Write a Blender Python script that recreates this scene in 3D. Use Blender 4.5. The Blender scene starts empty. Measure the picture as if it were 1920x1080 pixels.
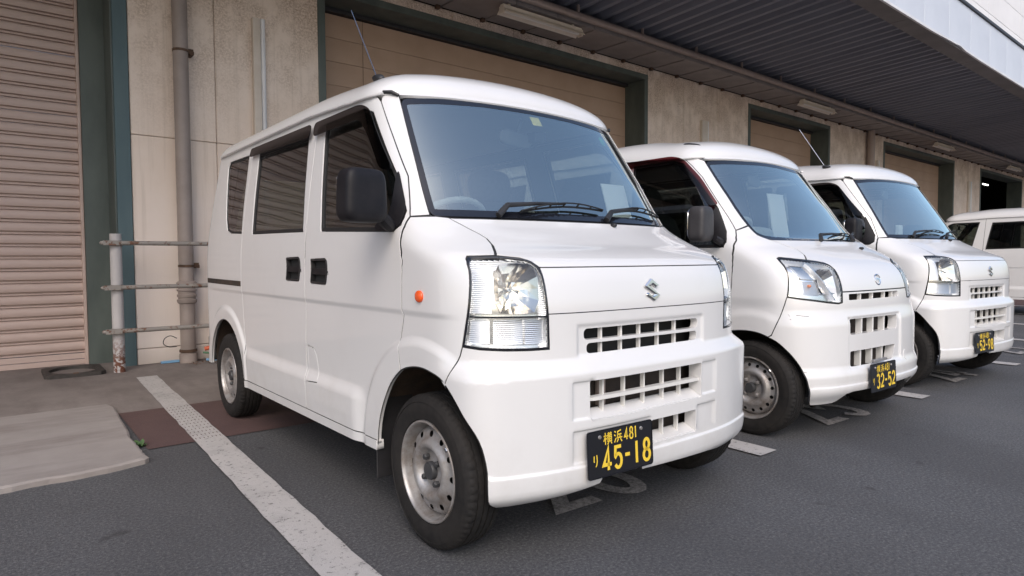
import bpy, bmesh, math, random
import numpy as np
from mathutils import Vector, Matrix
from mathutils.geometry import delaunay_2d_cdt

random.seed(7)
SC = bpy.context.scene
COL = SC.collection
R = math.radians
PI = math.pi

# ------------------------------------------------------------------ camera
cam_d = bpy.data.cameras.new('camera')
cam_d.sensor_fit = 'HORIZONTAL'
cam_d.sensor_width = 36.0
cam_d.lens = 1217.5 / 1920 * 36.0
cam_d.clip_start = 0.05
cam_d.clip_end = 400
cam = bpy.data.objects.new('camera', cam_d)
COL.objects.link(cam)
YAW, PITCH, ROLL = 0.673, -0.044, -0.005
_f = Vector((math.sin(YAW) * math.cos(PITCH), math.cos(YAW) * math.cos(PITCH), math.sin(PITCH)))
_r = Vector((math.cos(YAW), -math.sin(YAW), 0))
_u = _r.cross(_f)
_r2 = _r * math.cos(ROLL) + _u * math.sin(ROLL)
_u2 = -_r * math.sin(ROLL) + _u * math.cos(ROLL)
_m = Matrix((( _r2.x, _u2.x, -_f.x, -1.828), (_r2.y, _u2.y, -_f.y, -1.847), (_r2.z, _u2.z, -_f.z, 0.967), (0, 0, 0, 1)))
cam.matrix_world = _m
SC.camera = cam

# ------------------------------------------------------------------ sky, sun, exposure
SUN_EL, SUN_AZ = R(42), R(215)          # azimuth clockwise from +Y: the soft light comes from behind and right of the camera
world = bpy.data.worlds.new('World')
SC.world = world
world.use_nodes = True
wn = world.node_tree
wn.nodes.clear()
sky = wn.nodes.new('ShaderNodeTexSky')
sky.sky_type = 'NISHITA'
sky.sun_disc = False
sky.sun_elevation = SUN_EL
sky.sun_rotation = SUN_AZ
sky.air_density = 1.0
sky.dust_density = 2.9
sky.ozone_density = 1.0
bg = wn.nodes.new('ShaderNodeBackground')
bg.inputs['Strength'].default_value = 0.15
wo = wn.nodes.new('ShaderNodeOutputWorld')
wn.links.new(sky.outputs[0], bg.inputs[0])
wn.links.new(bg.outputs[0], wo.inputs[0])
sun_d = bpy.data.lights.new('sun', 'SUN')
sun_d.energy = 0.5
sun_d.angle = R(26)
sun_d.color = (1.0, 0.97, 0.93)
sun = bpy.data.objects.new('sun', sun_d)
COL.objects.link(sun)
_sd = Vector((math.sin(SUN_AZ) * math.cos(SUN_EL), math.cos(SUN_AZ) * math.cos(SUN_EL), math.sin(SUN_EL)))
sun.rotation_euler = _sd.to_track_quat('Z', 'Y').to_euler()
vs = SC.view_settings
vs.view_transform = 'Standard'
vs.look = 'None'
vs.exposure = 0.62
vs.gamma = 1.0
vs.use_curve_mapping = False

# ------------------------------------------------------------------ small helpers
def link(o, parent=None):
    COL.objects.link(o)
    if parent is not None:
        o.parent = parent
    return o

def empty(name, loc=(0, 0, 0), rz=0.0):
    o = bpy.data.objects.new(name, None)
    o.location = loc
    o.rotation_euler = (0, 0, rz)
    o.empty_display_size = 0.2
    return link(o)

def tag(o, label=None, cat=None, group=None, kind=None):
    if label: o['label'] = label
    if cat: o['category'] = cat
    if group: o['group'] = group
    if kind: o['kind'] = kind
    return o

def mesh(name, V, F, mat, parent=None, N=None, smooth=None):
    me = bpy.data.meshes.new(name)
    me.from_pydata([tuple(v) for v in V], [], [tuple(f) for f in F])
    if mat is not None:
        me.materials.append(mat)
    if N is not None:
        me.polygons.foreach_set('use_smooth', [True] * len(me.polygons))
        me.normals_split_custom_set_from_vertices([tuple(n) for n in N])
    elif smooth:
        me.polygons.foreach_set('use_smooth', [True] * len(me.polygons))
        if smooth is not True:
            me.set_sharp_from_angle(angle=R(smooth))
    me.update()
    return link(bpy.data.objects.new(name, me), parent)

class MB:
    """collects plain shapes and links them as one mesh"""
    def __init__(s): s.V = []; s.F = []
    def add(s, V, F):
        k = len(s.V); s.V += [tuple(v) for v in V]; s.F += [tuple(i + k for i in f) for f in F]; return s
    def box(s, x0, x1, y0, y1, z0, z1, rot=None, piv=None):
        V = [(x0, y0, z0), (x1, y0, z0), (x1, y1, z0), (x0, y1, z0), (x0, y0, z1), (x1, y0, z1), (x1, y1, z1), (x0, y1, z1)]
        if rot is not None:
            p = Vector(piv or ((x0 + x1) / 2, (y0 + y1) / 2, (z0 + z1) / 2))
            V = [tuple(rot @ (Vector(v) - p) + p) for v in V]
        return s.add(V, [(3, 2, 1, 0), (4, 5, 6, 7), (0, 1, 5, 4), (1, 2, 6, 5), (2, 3, 7, 6), (3, 0, 4, 7)])
    def tube(s, pts, r, n=10, caps=True):
        pts = [Vector(p) for p in pts]; m = len(pts); rr = r if isinstance(r, (list, tuple)) else [r] * m
        V = []; F = []; up = None
        for i, p in enumerate(pts):
            d = (pts[min(i + 1, m - 1)] - pts[max(i - 1, 0)]).normalized()
            if up is None:
                up = Vector((0, 0, 1)) if abs(d.z) < 0.9 else Vector((1, 0, 0))
            a = d.cross(up).normalized(); b = a.cross(d).normalized(); up = b
            for j in range(n):
                t = 2 * PI * j / n; V.append(p + (a * math.cos(t) + b * math.sin(t)) * rr[i])
        for i in range(m - 1):
            for j in range(n):
                k = (j + 1) % n; F.append((i * n + j, i * n + k, (i + 1) * n + k, (i + 1) * n + j))
        if caps:
            F.append(tuple(reversed(range(n)))); F.append(tuple((m - 1) * n + j for j in range(n)))
        return s.add(V, F)
    def lathe(s, prof, axis='z', c=(0, 0, 0), n=24, close=False):
        """prof: (radius, height) pairs"""
        V = []; F = []; m = len(prof)
        for (r, h) in prof:
            for j in range(n):
                t = 2 * PI * j / n; a, b = r * math.cos(t), r * math.sin(t)
                if axis == 'z': V.append((c[0] + a, c[1] + b, c[2] + h))
                elif axis == 'x': V.append((c[0] + h, c[1] + a, c[2] + b))
                else: V.append((c[0] + b, c[1] + h, c[2] + a))
        for i in range(m - 1):
            for j in range(n):
                k = (j + 1) % n; F.append((i * n + j, i * n + k, (i + 1) * n + k, (i + 1) * n + j))
        if close:
            F.append(tuple(reversed(range(n)))); F.append(tuple((m - 1) * n + j for j in range(n)))
        return s.add(V, F)
    def prism(s, pts, a0, a1, axis='y'):
        """closed 2D outline swept along an axis"""
        n = len(pts)
        def P(p, a):
            return (p[0], a, p[1]) if axis == 'y' else ((a, p[0], p[1]) if axis == 'x' else (p[0], p[1], a))
        V = [P(p, a0) for p in pts] + [P(p, a1) for p in pts]
        F = [tuple(range(n)), tuple(reversed(range(n, 2 * n)))] + [(j, n + j, n + (j + 1) % n, (j + 1) % n) for j in range(n)]
        return s.add(V, F)
    def obj(s, name, mat, parent=None, smooth=None, bevel=0, seg=2, fix=False):
        o = mesh(name, s.V, s.F, mat, parent)
        if bevel or fix:
            bm = bmesh.new(); bm.from_mesh(o.data)
            bmesh.ops.recalc_face_normals(bm, faces=bm.faces)
            if bevel:
                bmesh.ops.bevel(bm, geom=list(bm.edges), offset=bevel, segments=seg, profile=.6, affect='EDGES', clamp_overlap=True)
            bm.to_mesh(o.data); bm.free()
        if smooth:
            o.data.polygons.foreach_set('use_smooth', [True] * len(o.data.polygons))
            if smooth is not True: o.data.set_sharp_from_angle(angle=R(smooth))
        return o

def stroke(polys, w, z0=0.0, z1=None):
    """flat ribbons along 2D polylines, as (V, F) in the xy plane"""
    V = []; F = []
    for pl in polys:
        P = [Vector(p) for p in pl]
        closed = (P[0] - P[-1]).length < 1e-6 and len(P) > 2
        if closed: P = P[:-1]
        n = len(P); L = []
        for i in range(n):
            a = P[(i - 1) % n] if (closed or i > 0) else None
            b = P[(i + 1) % n] if (closed or i < n - 1) else None
            d1 = (P[i] - a).normalized() if a is not None else None
            d2 = (b - P[i]).normalized() if b is not None else None
            d1 = d1 or d2; d2 = d2 or d1
            n1 = Vector((-d1.y, d1.x)); n2 = Vector((-d2.y, d2.x)); m = n1 + n2
            if m.length < .3: m = n1
            m = m.normalized(); k = w / 2 / max(.45, m.dot(n1)); L.append((P[i] + m * k, P[i] - m * k))
        k = len(V)
        for (a, b) in L: V += [(a.x, a.y, z0), (b.x, b.y, z0)]
        for i in range(n if closed else n - 1):
            j = (i + 1) % n; F.append((k + 2 * i, k + 2 * i + 1, k + 2 * j + 1, k + 2 * j))
    return V, F

def rarc(cx, cy, rx, ry, a0, a1, n=10):
    return [(cx + rx * math.cos(R(a0 + (a1 - a0) * i / n)), cy + ry * math.sin(R(a0 + (a1 - a0) * i / n))) for i in range(n + 1)]

GLYPH = {
    '0': [rarc(.5, .72, .36, .28, 0, 180) + rarc(.5, .28, .36, .28, 180, 360) + [(.86, .72)]],
    '1': [[(.5, 0), (.5, 1)]],
    '2': [rarc(.5, .70, .36, .30, 165, -30, 10) + [(.12, .06), (.9, .06)]],
    '3': [rarc(.48, .74, .34, .26, 150, -85, 10), rarc(.48, .26, .38, .26, 88, -150, 10)],
    '4': [[(.62, 0), (.62, 1), (.08, .26), (.95, .26)]],
    '5': [[(.86, .95), (.22, .95), (.18, .55)] + rarc(.5, .32, .37, .31, 140, -150, 12)],
    '6': [[(.74, 1), (.2, .5)] + rarc(.5, .3, .36, .30, 150, 510, 16)],
    '8': [rarc(.5, .75, .30, .24, 0, 360, 16), rarc(.5, .26, .37, .26, 0, 360, 16)],
    '9': [[(.26, 0), (.8, .5)] + rarc(.5, .7, .36, .30, -30, 330, 16)],
    '-': [[(.15, .5), (.85, .5)]],
    'yoko': [[(0, .72), (.38, .72)], [(.2, 1), (.2, 0)], [(.2, .7), (0, .28)], [(.2, .62), (.36, .44)],
             [(.46, .88), (1, .88)], [(.6, 1), (.6, .74)], [(.86, 1), (.86, .74)], [(.42, .73), (1, .73)],
             [(.5, .6), (.95, .6), (.95, .25), (.5, .25), (.5, .6)], [(.5, .43), (.95, .43)], [(.72, .73), (.72, .25)],
             [(.62, .2), (.44, 0)], [(.84, .2), (1, 0)]],
    'hama': [[(.04, .96), (.2, .83)], [(0, .66), (.16, .54)], [(.02, .02), (.2, .36)], [(.86, .98), (.42, .86), (.42, .36)],
             [(.42, .64), (.92, .64)], [(.72, .64), (.72, .36)], [(.28, .36), (1, .36)], [(.52, .26), (.32, .0)], [(.76, .26), (.96, .0)]],
    'ri': [[(.2, .95), (.16, .55), (.22, .4)], [(.68, 1), (.74, .45), (.62, .15), (.45, 0)]],
}

def dup(o, parent=None):
    c = o.copy(); COL.objects.link(c)
    c.parent = parent
    for k in list(o.children):
        dup(k, c)
    return c

# ------------------------------------------------------------------ materials
def nt(name):
    m = bpy.data.materials.new(name); m.use_nodes = True
    n = m.node_tree; b = n.nodes['Principled BSDF']
    return m, n, b

def plain(name, col, rough=.5, metal=0.0, coat=0.0, spec=None):
    m, n, b = nt(name)
    b.inputs['Base Color'].default_value = (*col, 1)
    b.inputs['Roughness'].default_value = rough
    b.inputs['Metallic'].default_value = metal
    b.inputs['Coat Weight'].default_value = coat
    b.inputs['Coat Roughness'].default_value = .04
    if spec is not None: b.inputs['Specular IOR Level'].default_value = spec
    return m

def node(n, t, **kw):
    d = n.nodes.new(t)
    for k, v in kw.items():
        if k in d.inputs: d.inputs[k].default_value = v
        else: setattr(d, k, v)
    return d

def noise(n, scale, detail=6, rough=.6, coord='Object', vec=None, stretch=None):
    tc = n.nodes.new('ShaderNodeTexCoord')
    src = vec or tc.outputs[coord]
    if stretch:
        mp = n.nodes.new('ShaderNodeMapping'); mp.inputs['Scale'].default_value = stretch
        n.links.new(src, mp.inputs[0]); src = mp.outputs[0]
    x = node(n, 'ShaderNodeTexNoise', Scale=scale, Detail=detail, Roughness=rough)
    n.links.new(src, x.inputs['Vector'])
    return x.outputs['Fac']

def ramp(n, fac, stops):
    r = n.nodes.new('ShaderNodeValToRGB'); e = r.color_ramp.elements
    while len(e) < len(stops): e.new(.5)
    for i, (p, c) in enumerate(stops):
        e[i].position = p
        e[i].color = (*c, 1) if isinstance(c, (tuple, list)) else (c, c, c, 1)
    n.links.new(fac, r.inputs[0])
    return r.outputs[0]

def mixc(n, fac, a, b, mode='MIX'):
    m = n.nodes.new('ShaderNodeMix'); m.data_type = 'RGBA'; m.blend_type = mode
    for s, v in ((0, fac), (6, a), (7, b)):
        if isinstance(v, (int, float)): m.inputs[s].default_value = v
        elif isinstance(v, tuple): m.inputs[s].default_value = (*v, 1)
        else: n.links.new(v, m.inputs[s])
    return m.outputs[2]

def mathn(n, op, a, b=0.0, clamp=False):
    m = n.nodes.new('ShaderNodeMath'); m.operation = op; m.use_clamp = clamp
    for i, v in enumerate((a, b)):
        if isinstance(v, (int, float)): m.inputs[i].default_value = v
        else: n.links.new(v, m.inputs[i])
    return m.outputs[0]

def bump(n, b, h, strength=.3, dist=.01):
    x = node(n, 'ShaderNodeBump', Strength=strength, Distance=dist)
    n.links.new(h, x.inputs['Height']); n.links.new(x.outputs[0], b.inputs['Normal'])

def varied(name, c0, c1, scale, rough=.7, bs=0.0, bd=.004, stretch=None, lo=.35, hi=.65, metal=0, coord='Object', spec=None):
    m, n, b = nt(name)
    f = noise(n, scale, stretch=stretch, coord=coord)
    n.links.new(ramp(n, f, [(lo, c0), (hi, c1)]), b.inputs['Base Color'])
    b.inputs['Roughness'].default_value = rough
    b.inputs['Metallic'].default_value = metal
    if spec is not None: b.inputs['Specular IOR Level'].default_value = spec
    if bs:
        bump(n, b, noise(n, scale * 9, 4), bs, bd)
    return m

def sep(n, coord='Object'):
    tc = n.nodes.new('ShaderNodeTexCoord'); s = n.nodes.new('ShaderNodeSeparateXYZ')
    n.links.new(tc.outputs[coord], s.inputs[0]); return s.outputs

def mat_paint():
    m, n, b = nt('white_car_paint')
    z = sep(n)[2]
    d1 = noise(n, 5, 8, .7)
    d2 = noise(n, 60, 3, .6)
    low = mathn(n, 'MULTIPLY', mathn(n, 'SUBTRACT', .55, z), 1.7, True)      # road film thickens towards the sill
    dirt = mathn(n, 'MULTIPLY', ramp(n, d1, [(.38, 0.0), (.7, 1.0)]), low)
    dirt = mathn(n, 'ADD', mathn(n, 'MULTIPLY', dirt, .45), mathn(n, 'MULTIPLY', ramp(n, d1, [(.5, 0.0), (.8, 1.0)]), .08), True)
    n.links.new(mixc(n, dirt, (.71, .705, .708), (.42, .37, .32)), b.inputs['Base Color'])
    n.links.new(mathn(n, 'ADD', mathn(n, 'MULTIPLY', dirt, .5), .30), b.inputs['Roughness'])
    b.inputs['Coat Weight'].default_value = .75
    n.links.new(mathn(n, 'ADD', mathn(n, 'MULTIPLY', d2, .04), .03), b.inputs['Coat Roughness'])
    bump(n, b, noise(n, 3.2, 2), .035, .03)
    return m

def mat_glass(name, tint, boost=1.0, base=.02, rough=0.0, tone=(.95, .97, 1)):
    m = bpy.data.materials.new(name); m.use_nodes = True; n = m.node_tree; n.nodes.clear()
    o = n.nodes.new('ShaderNodeOutputMaterial'); mx = n.nodes.new('ShaderNodeMixShader')
    t = n.nodes.new('ShaderNodeBsdfTransparent'); g = n.nodes.new('ShaderNodeBsdfGlossy')
    t.inputs[0].default_value = (*tint, 1); g.inputs['Roughness'].default_value = rough
    g.inputs['Color'].default_value = (*tone, 1)
    lw = n.nodes.new('ShaderNodeLayerWeight'); lw.inputs[0].default_value = .5
    # Schlick from the facing term, the same from both sides
    f5 = mathn(n, 'POWER', lw.outputs['Facing'], 4.0)
    f = mathn(n, 'ADD', mathn(n, 'MULTIPLY', f5, .9 * boost), .045 * boost + base, True)
    n.links.new(f, mx.inputs[0]); n.links.new(t.outputs[0], mx.inputs[1]); n.links.new(g.outputs[0], mx.inputs[2])
    n.links.new(mx.outputs[0], o.inputs[0])
    return m

def mat_concrete_wall():
    m, n, b = nt('weathered_concrete')
    xyz = sep(n)
    big = noise(n, .9, 6, .65); mid = noise(n, 3.0, 8, .7, stretch=(1, 1, .8)); fine = noise(n, 48, 5, .8)
    run = noise(n, 7, 6, .7, stretch=(2.2, 1, .06))
    c = mixc(n, ramp(n, big, [(.35, 0.0), (.65, 1.0)]), (.73, .605, .51), (.79, .68, .60))
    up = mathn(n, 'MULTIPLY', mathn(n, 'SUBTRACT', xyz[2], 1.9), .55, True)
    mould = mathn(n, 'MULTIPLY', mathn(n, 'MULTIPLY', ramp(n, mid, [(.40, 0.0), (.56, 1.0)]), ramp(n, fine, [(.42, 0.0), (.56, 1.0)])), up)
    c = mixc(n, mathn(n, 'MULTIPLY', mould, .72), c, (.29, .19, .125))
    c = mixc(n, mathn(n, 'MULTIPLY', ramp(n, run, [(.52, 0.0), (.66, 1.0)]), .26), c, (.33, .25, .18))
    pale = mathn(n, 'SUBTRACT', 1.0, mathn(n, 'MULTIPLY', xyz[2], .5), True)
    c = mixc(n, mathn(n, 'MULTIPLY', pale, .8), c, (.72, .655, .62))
    foot = mathn(n, 'MULTIPLY', mathn(n, 'SUBTRACT', .22, xyz[2]), 4.0, True)
    c = mixc(n, mathn(n, 'MULTIPLY', foot, .35), c, (.36, .27, .19))
    n.links.new(c, b.inputs['Base Color'])
    b.inputs['Roughness'].default_value = .9
    bump(n, b, fine, .25, .004)
    return m

def mat_asphalt():
    m, n, b = nt('asphalt_grain')
    big = noise(n, .5, 5, .6); mid = noise(n, 9, 6, .7); fine = noise(n, 190, 3, .7); grit = noise(n, 420, 2, .6)
    c = mixc(n, ramp(n, big, [(.3, 0.0), (.7, 1.0)]), (.066, .068, .075), (.087, .088, .095))
    c = mixc(n, mathn(n, 'MULTIPLY', ramp(n, mid, [(.45, 0.0), (.7, 1.0)]), .3), c, (.050, .049, .052))
    med = noise(n, 85, 3, .85)
    c = mixc(n, ramp(n, med, [(.52, 0.0), (.64, .9)]), c, (.165, .160, .162))
    c = mixc(n, ramp(n, med, [(.34, .85), (.47, 0.0)]), c, (.028, .027, .030))
    c = mixc(n, ramp(n, fine, [(.57, 0.0), (.70, .75)]), c, (.15, .145, .145))
    c = mixc(n, ramp(n, grit, [(.66, 0.0), (.74, .9)]), c, (.33, .31, .29))
    stain = noise(n, .8, 3, .5, stretch=(1.0, .45, 1)); drip = noise(n, 5.5, 2, .5)
    c = mixc(n, mathn(n, 'MULTIPLY', ramp(n, stain, [(.52, 0.0), (.66, 1.0)]), .32), c, (.036, .034, .036))
    c = mixc(n, mathn(n, 'MULTIPLY', ramp(n, stain, [(.30, 1.0), (.44, 0.0)]), .30), c, (.135, .128, .125))
    c = mixc(n, ramp(n, drip, [(.70, 0.0), (.75, .55)]), c, (.026, .024, .025))
    n.links.new(c, b.inputs['Base Color'])
    b.inputs['Roughness'].default_value = .82
    bump(n, b, fine, .7, .006)
    return m

def mat_marking():
    m, n, b = nt('worn_white_road_paint')
    a = noise(n, 45, 6, .75); w = noise(n, 4, 4, .6); f = noise(n, 190, 3, .7)
    wear = mathn(n, 'ADD', ramp(n, a, [(.56, 0.0), (.66, 1.0)]), mathn(n, 'MULTIPLY', ramp(n, w, [(.5, 0.0), (.8, 1.0)]), .35), True)
    c = mixc(n, wear, (.46, .44, .43), (.10, .095, .095))
    c = mixc(n, ramp(n, f, [(.6, 0.0), (.72, .5)]), c, (.16, .15, .15))
    n.links.new(c, b.inputs['Base Color']); b.inputs['Roughness'].default_value = .8
    bump(n, b, f, .5, .005)
    return m

def mat_faded_marking():
    m, n, b = nt('faded_road_paint')
    a = noise(n, 60, 6, .75)
    c = mixc(n, ramp(n, a, [(.42, 0.0), (.62, 1.0)]), (.40, .375, .36), (.14, .132, .13))
    n.links.new(c, b.inputs['Base Color']); b.inputs['Roughness'].default_value = .85
    return m

def mat_red_strip():
    m, n, b = nt('red_grooved_surfacing')
    xyz = sep(n)
    a = noise(n, 2.2, 6, .7); f = noise(n, 160, 3, .7)
    c = mixc(n, ramp(n, a, [(.35, 0.0), (.65, 1.0)]), (.088, .050, .048), (.112, .064, .060))
    c = mixc(n, ramp(n, f, [(.5, 0.0), (.7, .6)]), c, (.055, .045, .045))
    n.links.new(c, b.inputs['Base Color']); b.inputs['Roughness'].default_value = .85
    bump(n, b, f, .6, .006)
    return m

def mat_apron():
    m, n, b = nt('old_concrete_apron')
    a = noise(n, 1.1, 7, .65); s = noise(n, 4, 6, .7, stretch=(1, .35, 1)); f = noise(n, 120, 4, .7)
    c = mixc(n, ramp(n, a, [(.3, 0.0), (.7, 1.0)]), (.15, .125, .116), (.25, .22, .205))
    c = mixc(n, mathn(n, 'MULTIPLY', ramp(n, s, [(.45, 0.0), (.7, 1.0)]), .5), c, (.085, .066, .060))
    c = mixc(n, ramp(n, f, [(.56, 0.0), (.7, .4)]), c, (.24, .21, .19))
    n.links.new(c, b.inputs['Base Color']); b.inputs['Roughness'].default_value = .9
    bump(n, b, f, .4, .004)
    return m

def mat_slab():
    m, n, b = nt('patched_concrete_slab')
    a = noise(n, 1.6, 7, .65); s = noise(n, 3, 6, .7, stretch=(.3, 1.2, 1)); f = noise(n, 140, 4, .7)
    c = mixc(n, ramp(n, a, [(.3, 0.0), (.7, 1.0)]), (.25, .222, .208), (.34, .31, .295))
    c = mixc(n, mathn(n, 'MULTIPLY', ramp(n, s, [(.48, 0.0), (.7, 1.0)]), .5), c, (.125, .098, .09))
    c = mixc(n, ramp(n, f, [(.58, 0.0), (.7, .4)]), c, (.30, .27, .25))
    n.links.new(c, b.inputs['Base Color']); b.inputs['Roughness'].default_value = .9
    bump(n, b, f, .4, .004)
    return m

def mat_rusty(name, paint, rust=(.12, .04, .02), amount=.56, scale=14, low=False):
    m, n, b = nt(name)
    a = noise(n, scale, 7, .7); d = noise(n, 3, 4, .6)
    k = ramp(n, a, [(amount, 0.0), (amount + .06, 1.0)])
    if low:
        z = sep(n)[2]
        k = mathn(n, 'ADD', mathn(n, 'MULTIPLY', k, .6), mathn(n, 'MULTIPLY', ramp(n, a, [(.46, 0.0), (.52, 1.0)]), mathn(n, 'MULTIPLY', mathn(n, 'SUBTRACT', .36, z), 4.0, True)), True)
    c = mixc(n, ramp(n, d, [(.3, 0.0), (.7, .3)]), paint, tuple(x * .6 for x in paint))
    n.links.new(mixc(n, k, c, rust), b.inputs['Base Color']); b.inputs['Roughness'].default_value = .65
    bump(n, b, a, .3, .003)
    return m

def mat_tyre():
    m, n, b = nt('tyre_rubber')
    a = noise(n, 30, 5, .7); d = noise(n, 4, 4)
    c = mixc(n, ramp(n, a, [(.4, 0.0), (.7, 1.0)]), (.011, .0105, .011), (.022, .020, .019))
    c = mixc(n, ramp(n, d, [(.4, 0.0), (.7, .5)]), c, (.030, .026, .024))
    n.links.new(c, b.inputs['Base Color']); b.inputs['Roughness'].default_value = .8; b.inputs['Specular IOR Level'].default_value = .3
    bump(n, b, a, .15, .003)
    return m

def mat_rim():
    m, n, b = nt('silver_steel_wheel')
    a = noise(n, 12, 6, .7); f = noise(n, 60, 4, .7)
    c = mixc(n, ramp(n, a, [(.42, 0.0), (.7, 1.0)]), (.40, .39, .39), (.22, .18, .15))
    c = mixc(n, ramp(n, f, [(.62, 0.0), (.72, .7)]), c, (.20, .12, .08))
    n.links.new(c, b.inputs['Base Color']); b.inputs['Roughness'].default_value = .42; b.inputs['Metallic'].default_value = .55
    return m

def mat_reflector():
    m, n, b = nt('chrome_reflector')
    b.inputs['Base Color'].default_value = (.80, .76, .71, 1); b.inputs['Metallic'].default_value = 1; b.inputs['Roughness'].default_value = .13
    return m

def mat_dust(name, c0, c1, rough=.5, scale=8, spec=None):
    return varied(name, c0, c1, scale, rough, .15, .002, spec=spec)

M = {}
M['paint'] = mat_paint()
M['shell'] = plain('dark_inner_shell', (.020, .020, .021), .8)
M['trim'] = plain('grey_interior_trim', (.13, .135, .14), .75)
M['seat'] = varied('grey_seat_fabric', (.045, .046, .05), (.065, .066, .072), 60, .9)
M['dash'] = varied('dashboard_plastic', (.34, .36, .365), (.40, .42, .425), 50, .65)
M['black'] = mat_dust('black_plastic', (.013, .013, .015), (.024, .023, .025), .48)
M['mirror_black'] = mat_dust('scuffed_black_plastic', (.007, .0065, .009), (.014, .0125, .015), .55, 14, spec=.3)
M['mirror_grey'] = mat_dust('faded_grey_plastic', (.035, .033, .036), (.05, .047, .05), .55, 14)
M['rubber_and_shade'] = plain('black_rubber_and_seam_shade', (.012, .012, .013), .6)  # rubber parts; also the black that stands in for shade in van panel gaps
M['frit'] = plain('black_glass_border', (.010, .011, .016), .12, 0, .6)
M['screen'] = mat_glass('windscreen_glass', (.86, .95, .93), 1.2, .42, tone=(.93, 1.0, .95))
M['glass'] = mat_glass('side_window_glass', (.28, .31, .28), 1.15, .03)
M['privacy'] = mat_glass('dark_window_glass', (.10, .10, .10), 1.3, .05)
M['lens'] = mat_glass('clear_lamp_lens', (.95, .97, .97), .8, .02)
M['visor'] = mat_glass('smoked_visor_plastic', (.07, .06, .06), .55, .0, .12)
M['visor_red'] = mat_glass('wine_visor_plastic', (.16, .03, .035), .6, .01, .2)
M['chrome'] = plain('chrome_badge', (.82, .83, .85), .09, 1)
M['reflector'] = mat_reflector()
M['amber'] = plain('amber_lens', (.85, .11, .02), .25, 0, .5)
M['amber_bulb'] = plain('amber_bulb', (.75, .22, .05), .2, 0, .5)
M['tyre'] = mat_tyre()
M['rim'] = mat_rim()
M['hub'] = varied('grey_hub_cap', (.030, .032, .036), (.05, .05, .053), 20, .5)
M['liner'] = varied('muddy_wheel_liner', (.025, .019, .016), (.060, .038, .026), 9, .9, .4, .01)
M['plate'] = plain('black_plate_enamel', (.010, .010, .013), .35, 0, .3)
M['plate_yellow'] = plain('yellow_plate_lettering', (.80, .56, .05), .45)
M['radiator'] = varied('radiator_fins', (.022, .016, .013), (.040, .029, .024), 25, .8)
M['grey_white'] = plain('white_grille_plastic', (.70, .69, .67), .42, 0, .25)
M['card'] = plain('white_card', (.75, .76, .76), .8)
M['sticker_yellow'] = plain('yellow_sticker', (.72, .62, .22), .6)
M['sticker_green'] = plain('green_sticker', (.02, .30, .14), .5)
M['wall'] = mat_concrete_wall()
M['green'] = varied('green_grey_painted_steel', (.062, .078, .072), (.10, .12, .110), 3.0, .6, .1, stretch=(1, 1, .4))
M['blue_green'] = varied('blue_green_painted_steel', (.060, .100, .115), (.085, .130, .140), 3.0, .6, .1, stretch=(1, 1, .3))
M['shutter'] = varied('pinkish_shutter_paint', (.43, .32, .28), (.51, .395, .35), 2.0, .55, .05, stretch=(.5, 1, 2))
M['door_tan'] = varied('tan_door_paint', (.42, .29, .21), (.47, .33, .245), 2.2, .65, .05)
M['deck'] = varied('grey_deck_steel', (.165, .172, .21), (.215, .222, .262), 1.5, .65, 0, stretch=(4, .3, 1))
M['gutter'] = varied('grey_gutter_steel', (.22, .197, .19), (.28, .252, .242), 2.5, .7, .05)
M['beam'] = varied('brown_edge_beam', (.15, .138, .138), (.19, .176, .175), 2.5, .7, .05)
M['fascia'] = varied('pale_blue_grey_cladding', (.56, .595, .67), (.61, .645, .72), 1.2, .5)
M['white_clad'] = varied('white_cladding', (.74, .73, .74), (.80, .79, .80), .6, .6)
M['cap'] = plain('dark_flashing', (.03, .03, .035), .5)
M['lip'] = varied('white_drip_edge', (.62, .62, .64), (.74, .74, .76), 3, .5)
M['pipe'] = varied('taupe_pipe_paint', (.30, .235, .21), (.37, .30, .27), 4, .6, .1, stretch=(1, 1, .4))
M['pvc'] = varied('grey_pvc', (.25, .205, .185), (.31, .26, .235), 4, .55)
M['duct'] = varied('cream_plastic_duct', (.56, .49, .42), (.64, .57, .50), 4, .55)
M['rust_post'] = mat_rusty('flaking_white_paint', (.44, .42, .42), low=True, amount=.64, scale=26)
M['rust_rail'] = mat_rusty('rusty_rail_paint', (.26, .24, .22), (.13, .06, .035), .53, 22)
M['rust'] = varied('rusted_iron', (.06, .035, .022), (.12, .07, .045), 20, .8, .3)
M['lamp_body'] = varied('aged_lamp_enamel', (.70, .62, .52), (.78, .70, .60), 5, .5)
M['tube'] = plain('lamp_tube', (.80, .78, .72), .35)
M['asphalt'] = mat_asphalt()
M['marking'] = mat_marking()
M['faded'] = mat_faded_marking()
M['red_strip'] = mat_red_strip()
M['apron'] = mat_apron()
M['slab'] = mat_slab()
M['iron'] = varied('cast_iron', (.028, .024, .022), (.05, .042, .038), 18, .7, .3)
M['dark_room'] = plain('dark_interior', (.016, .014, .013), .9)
M['leaf'] = varied('weed_leaf', (.03, .075, .02), (.06, .12, .035), 30, .7)
M['hose_orange'] = plain('orange_hose', (.50, .10, .04), .5)
M['hose_green'] = plain('green_hose', (.06, .16, .08), .5)
M['blue_sheet'] = plain('blue_plastic_sheet', (.20, .40, .62), .5)
M['bucket'] = varied('pale_bucket_plastic', (.40, .38, .38), (.48, .45, .45), 6, .5)
M['leaf_litter'] = varied('dry_leaves', (.16, .08, .04), (.28, .15, .08), 40, .9)
def mat_emit(name, col, s):
    m, n, b = nt(name); b.inputs['Emission Color'].default_value = (*col, 1); b.inputs['Emission Strength'].default_value = s
    return m
M['lit'] = mat_emit('lit_tube', (1, .97, .9), 3)

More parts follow.
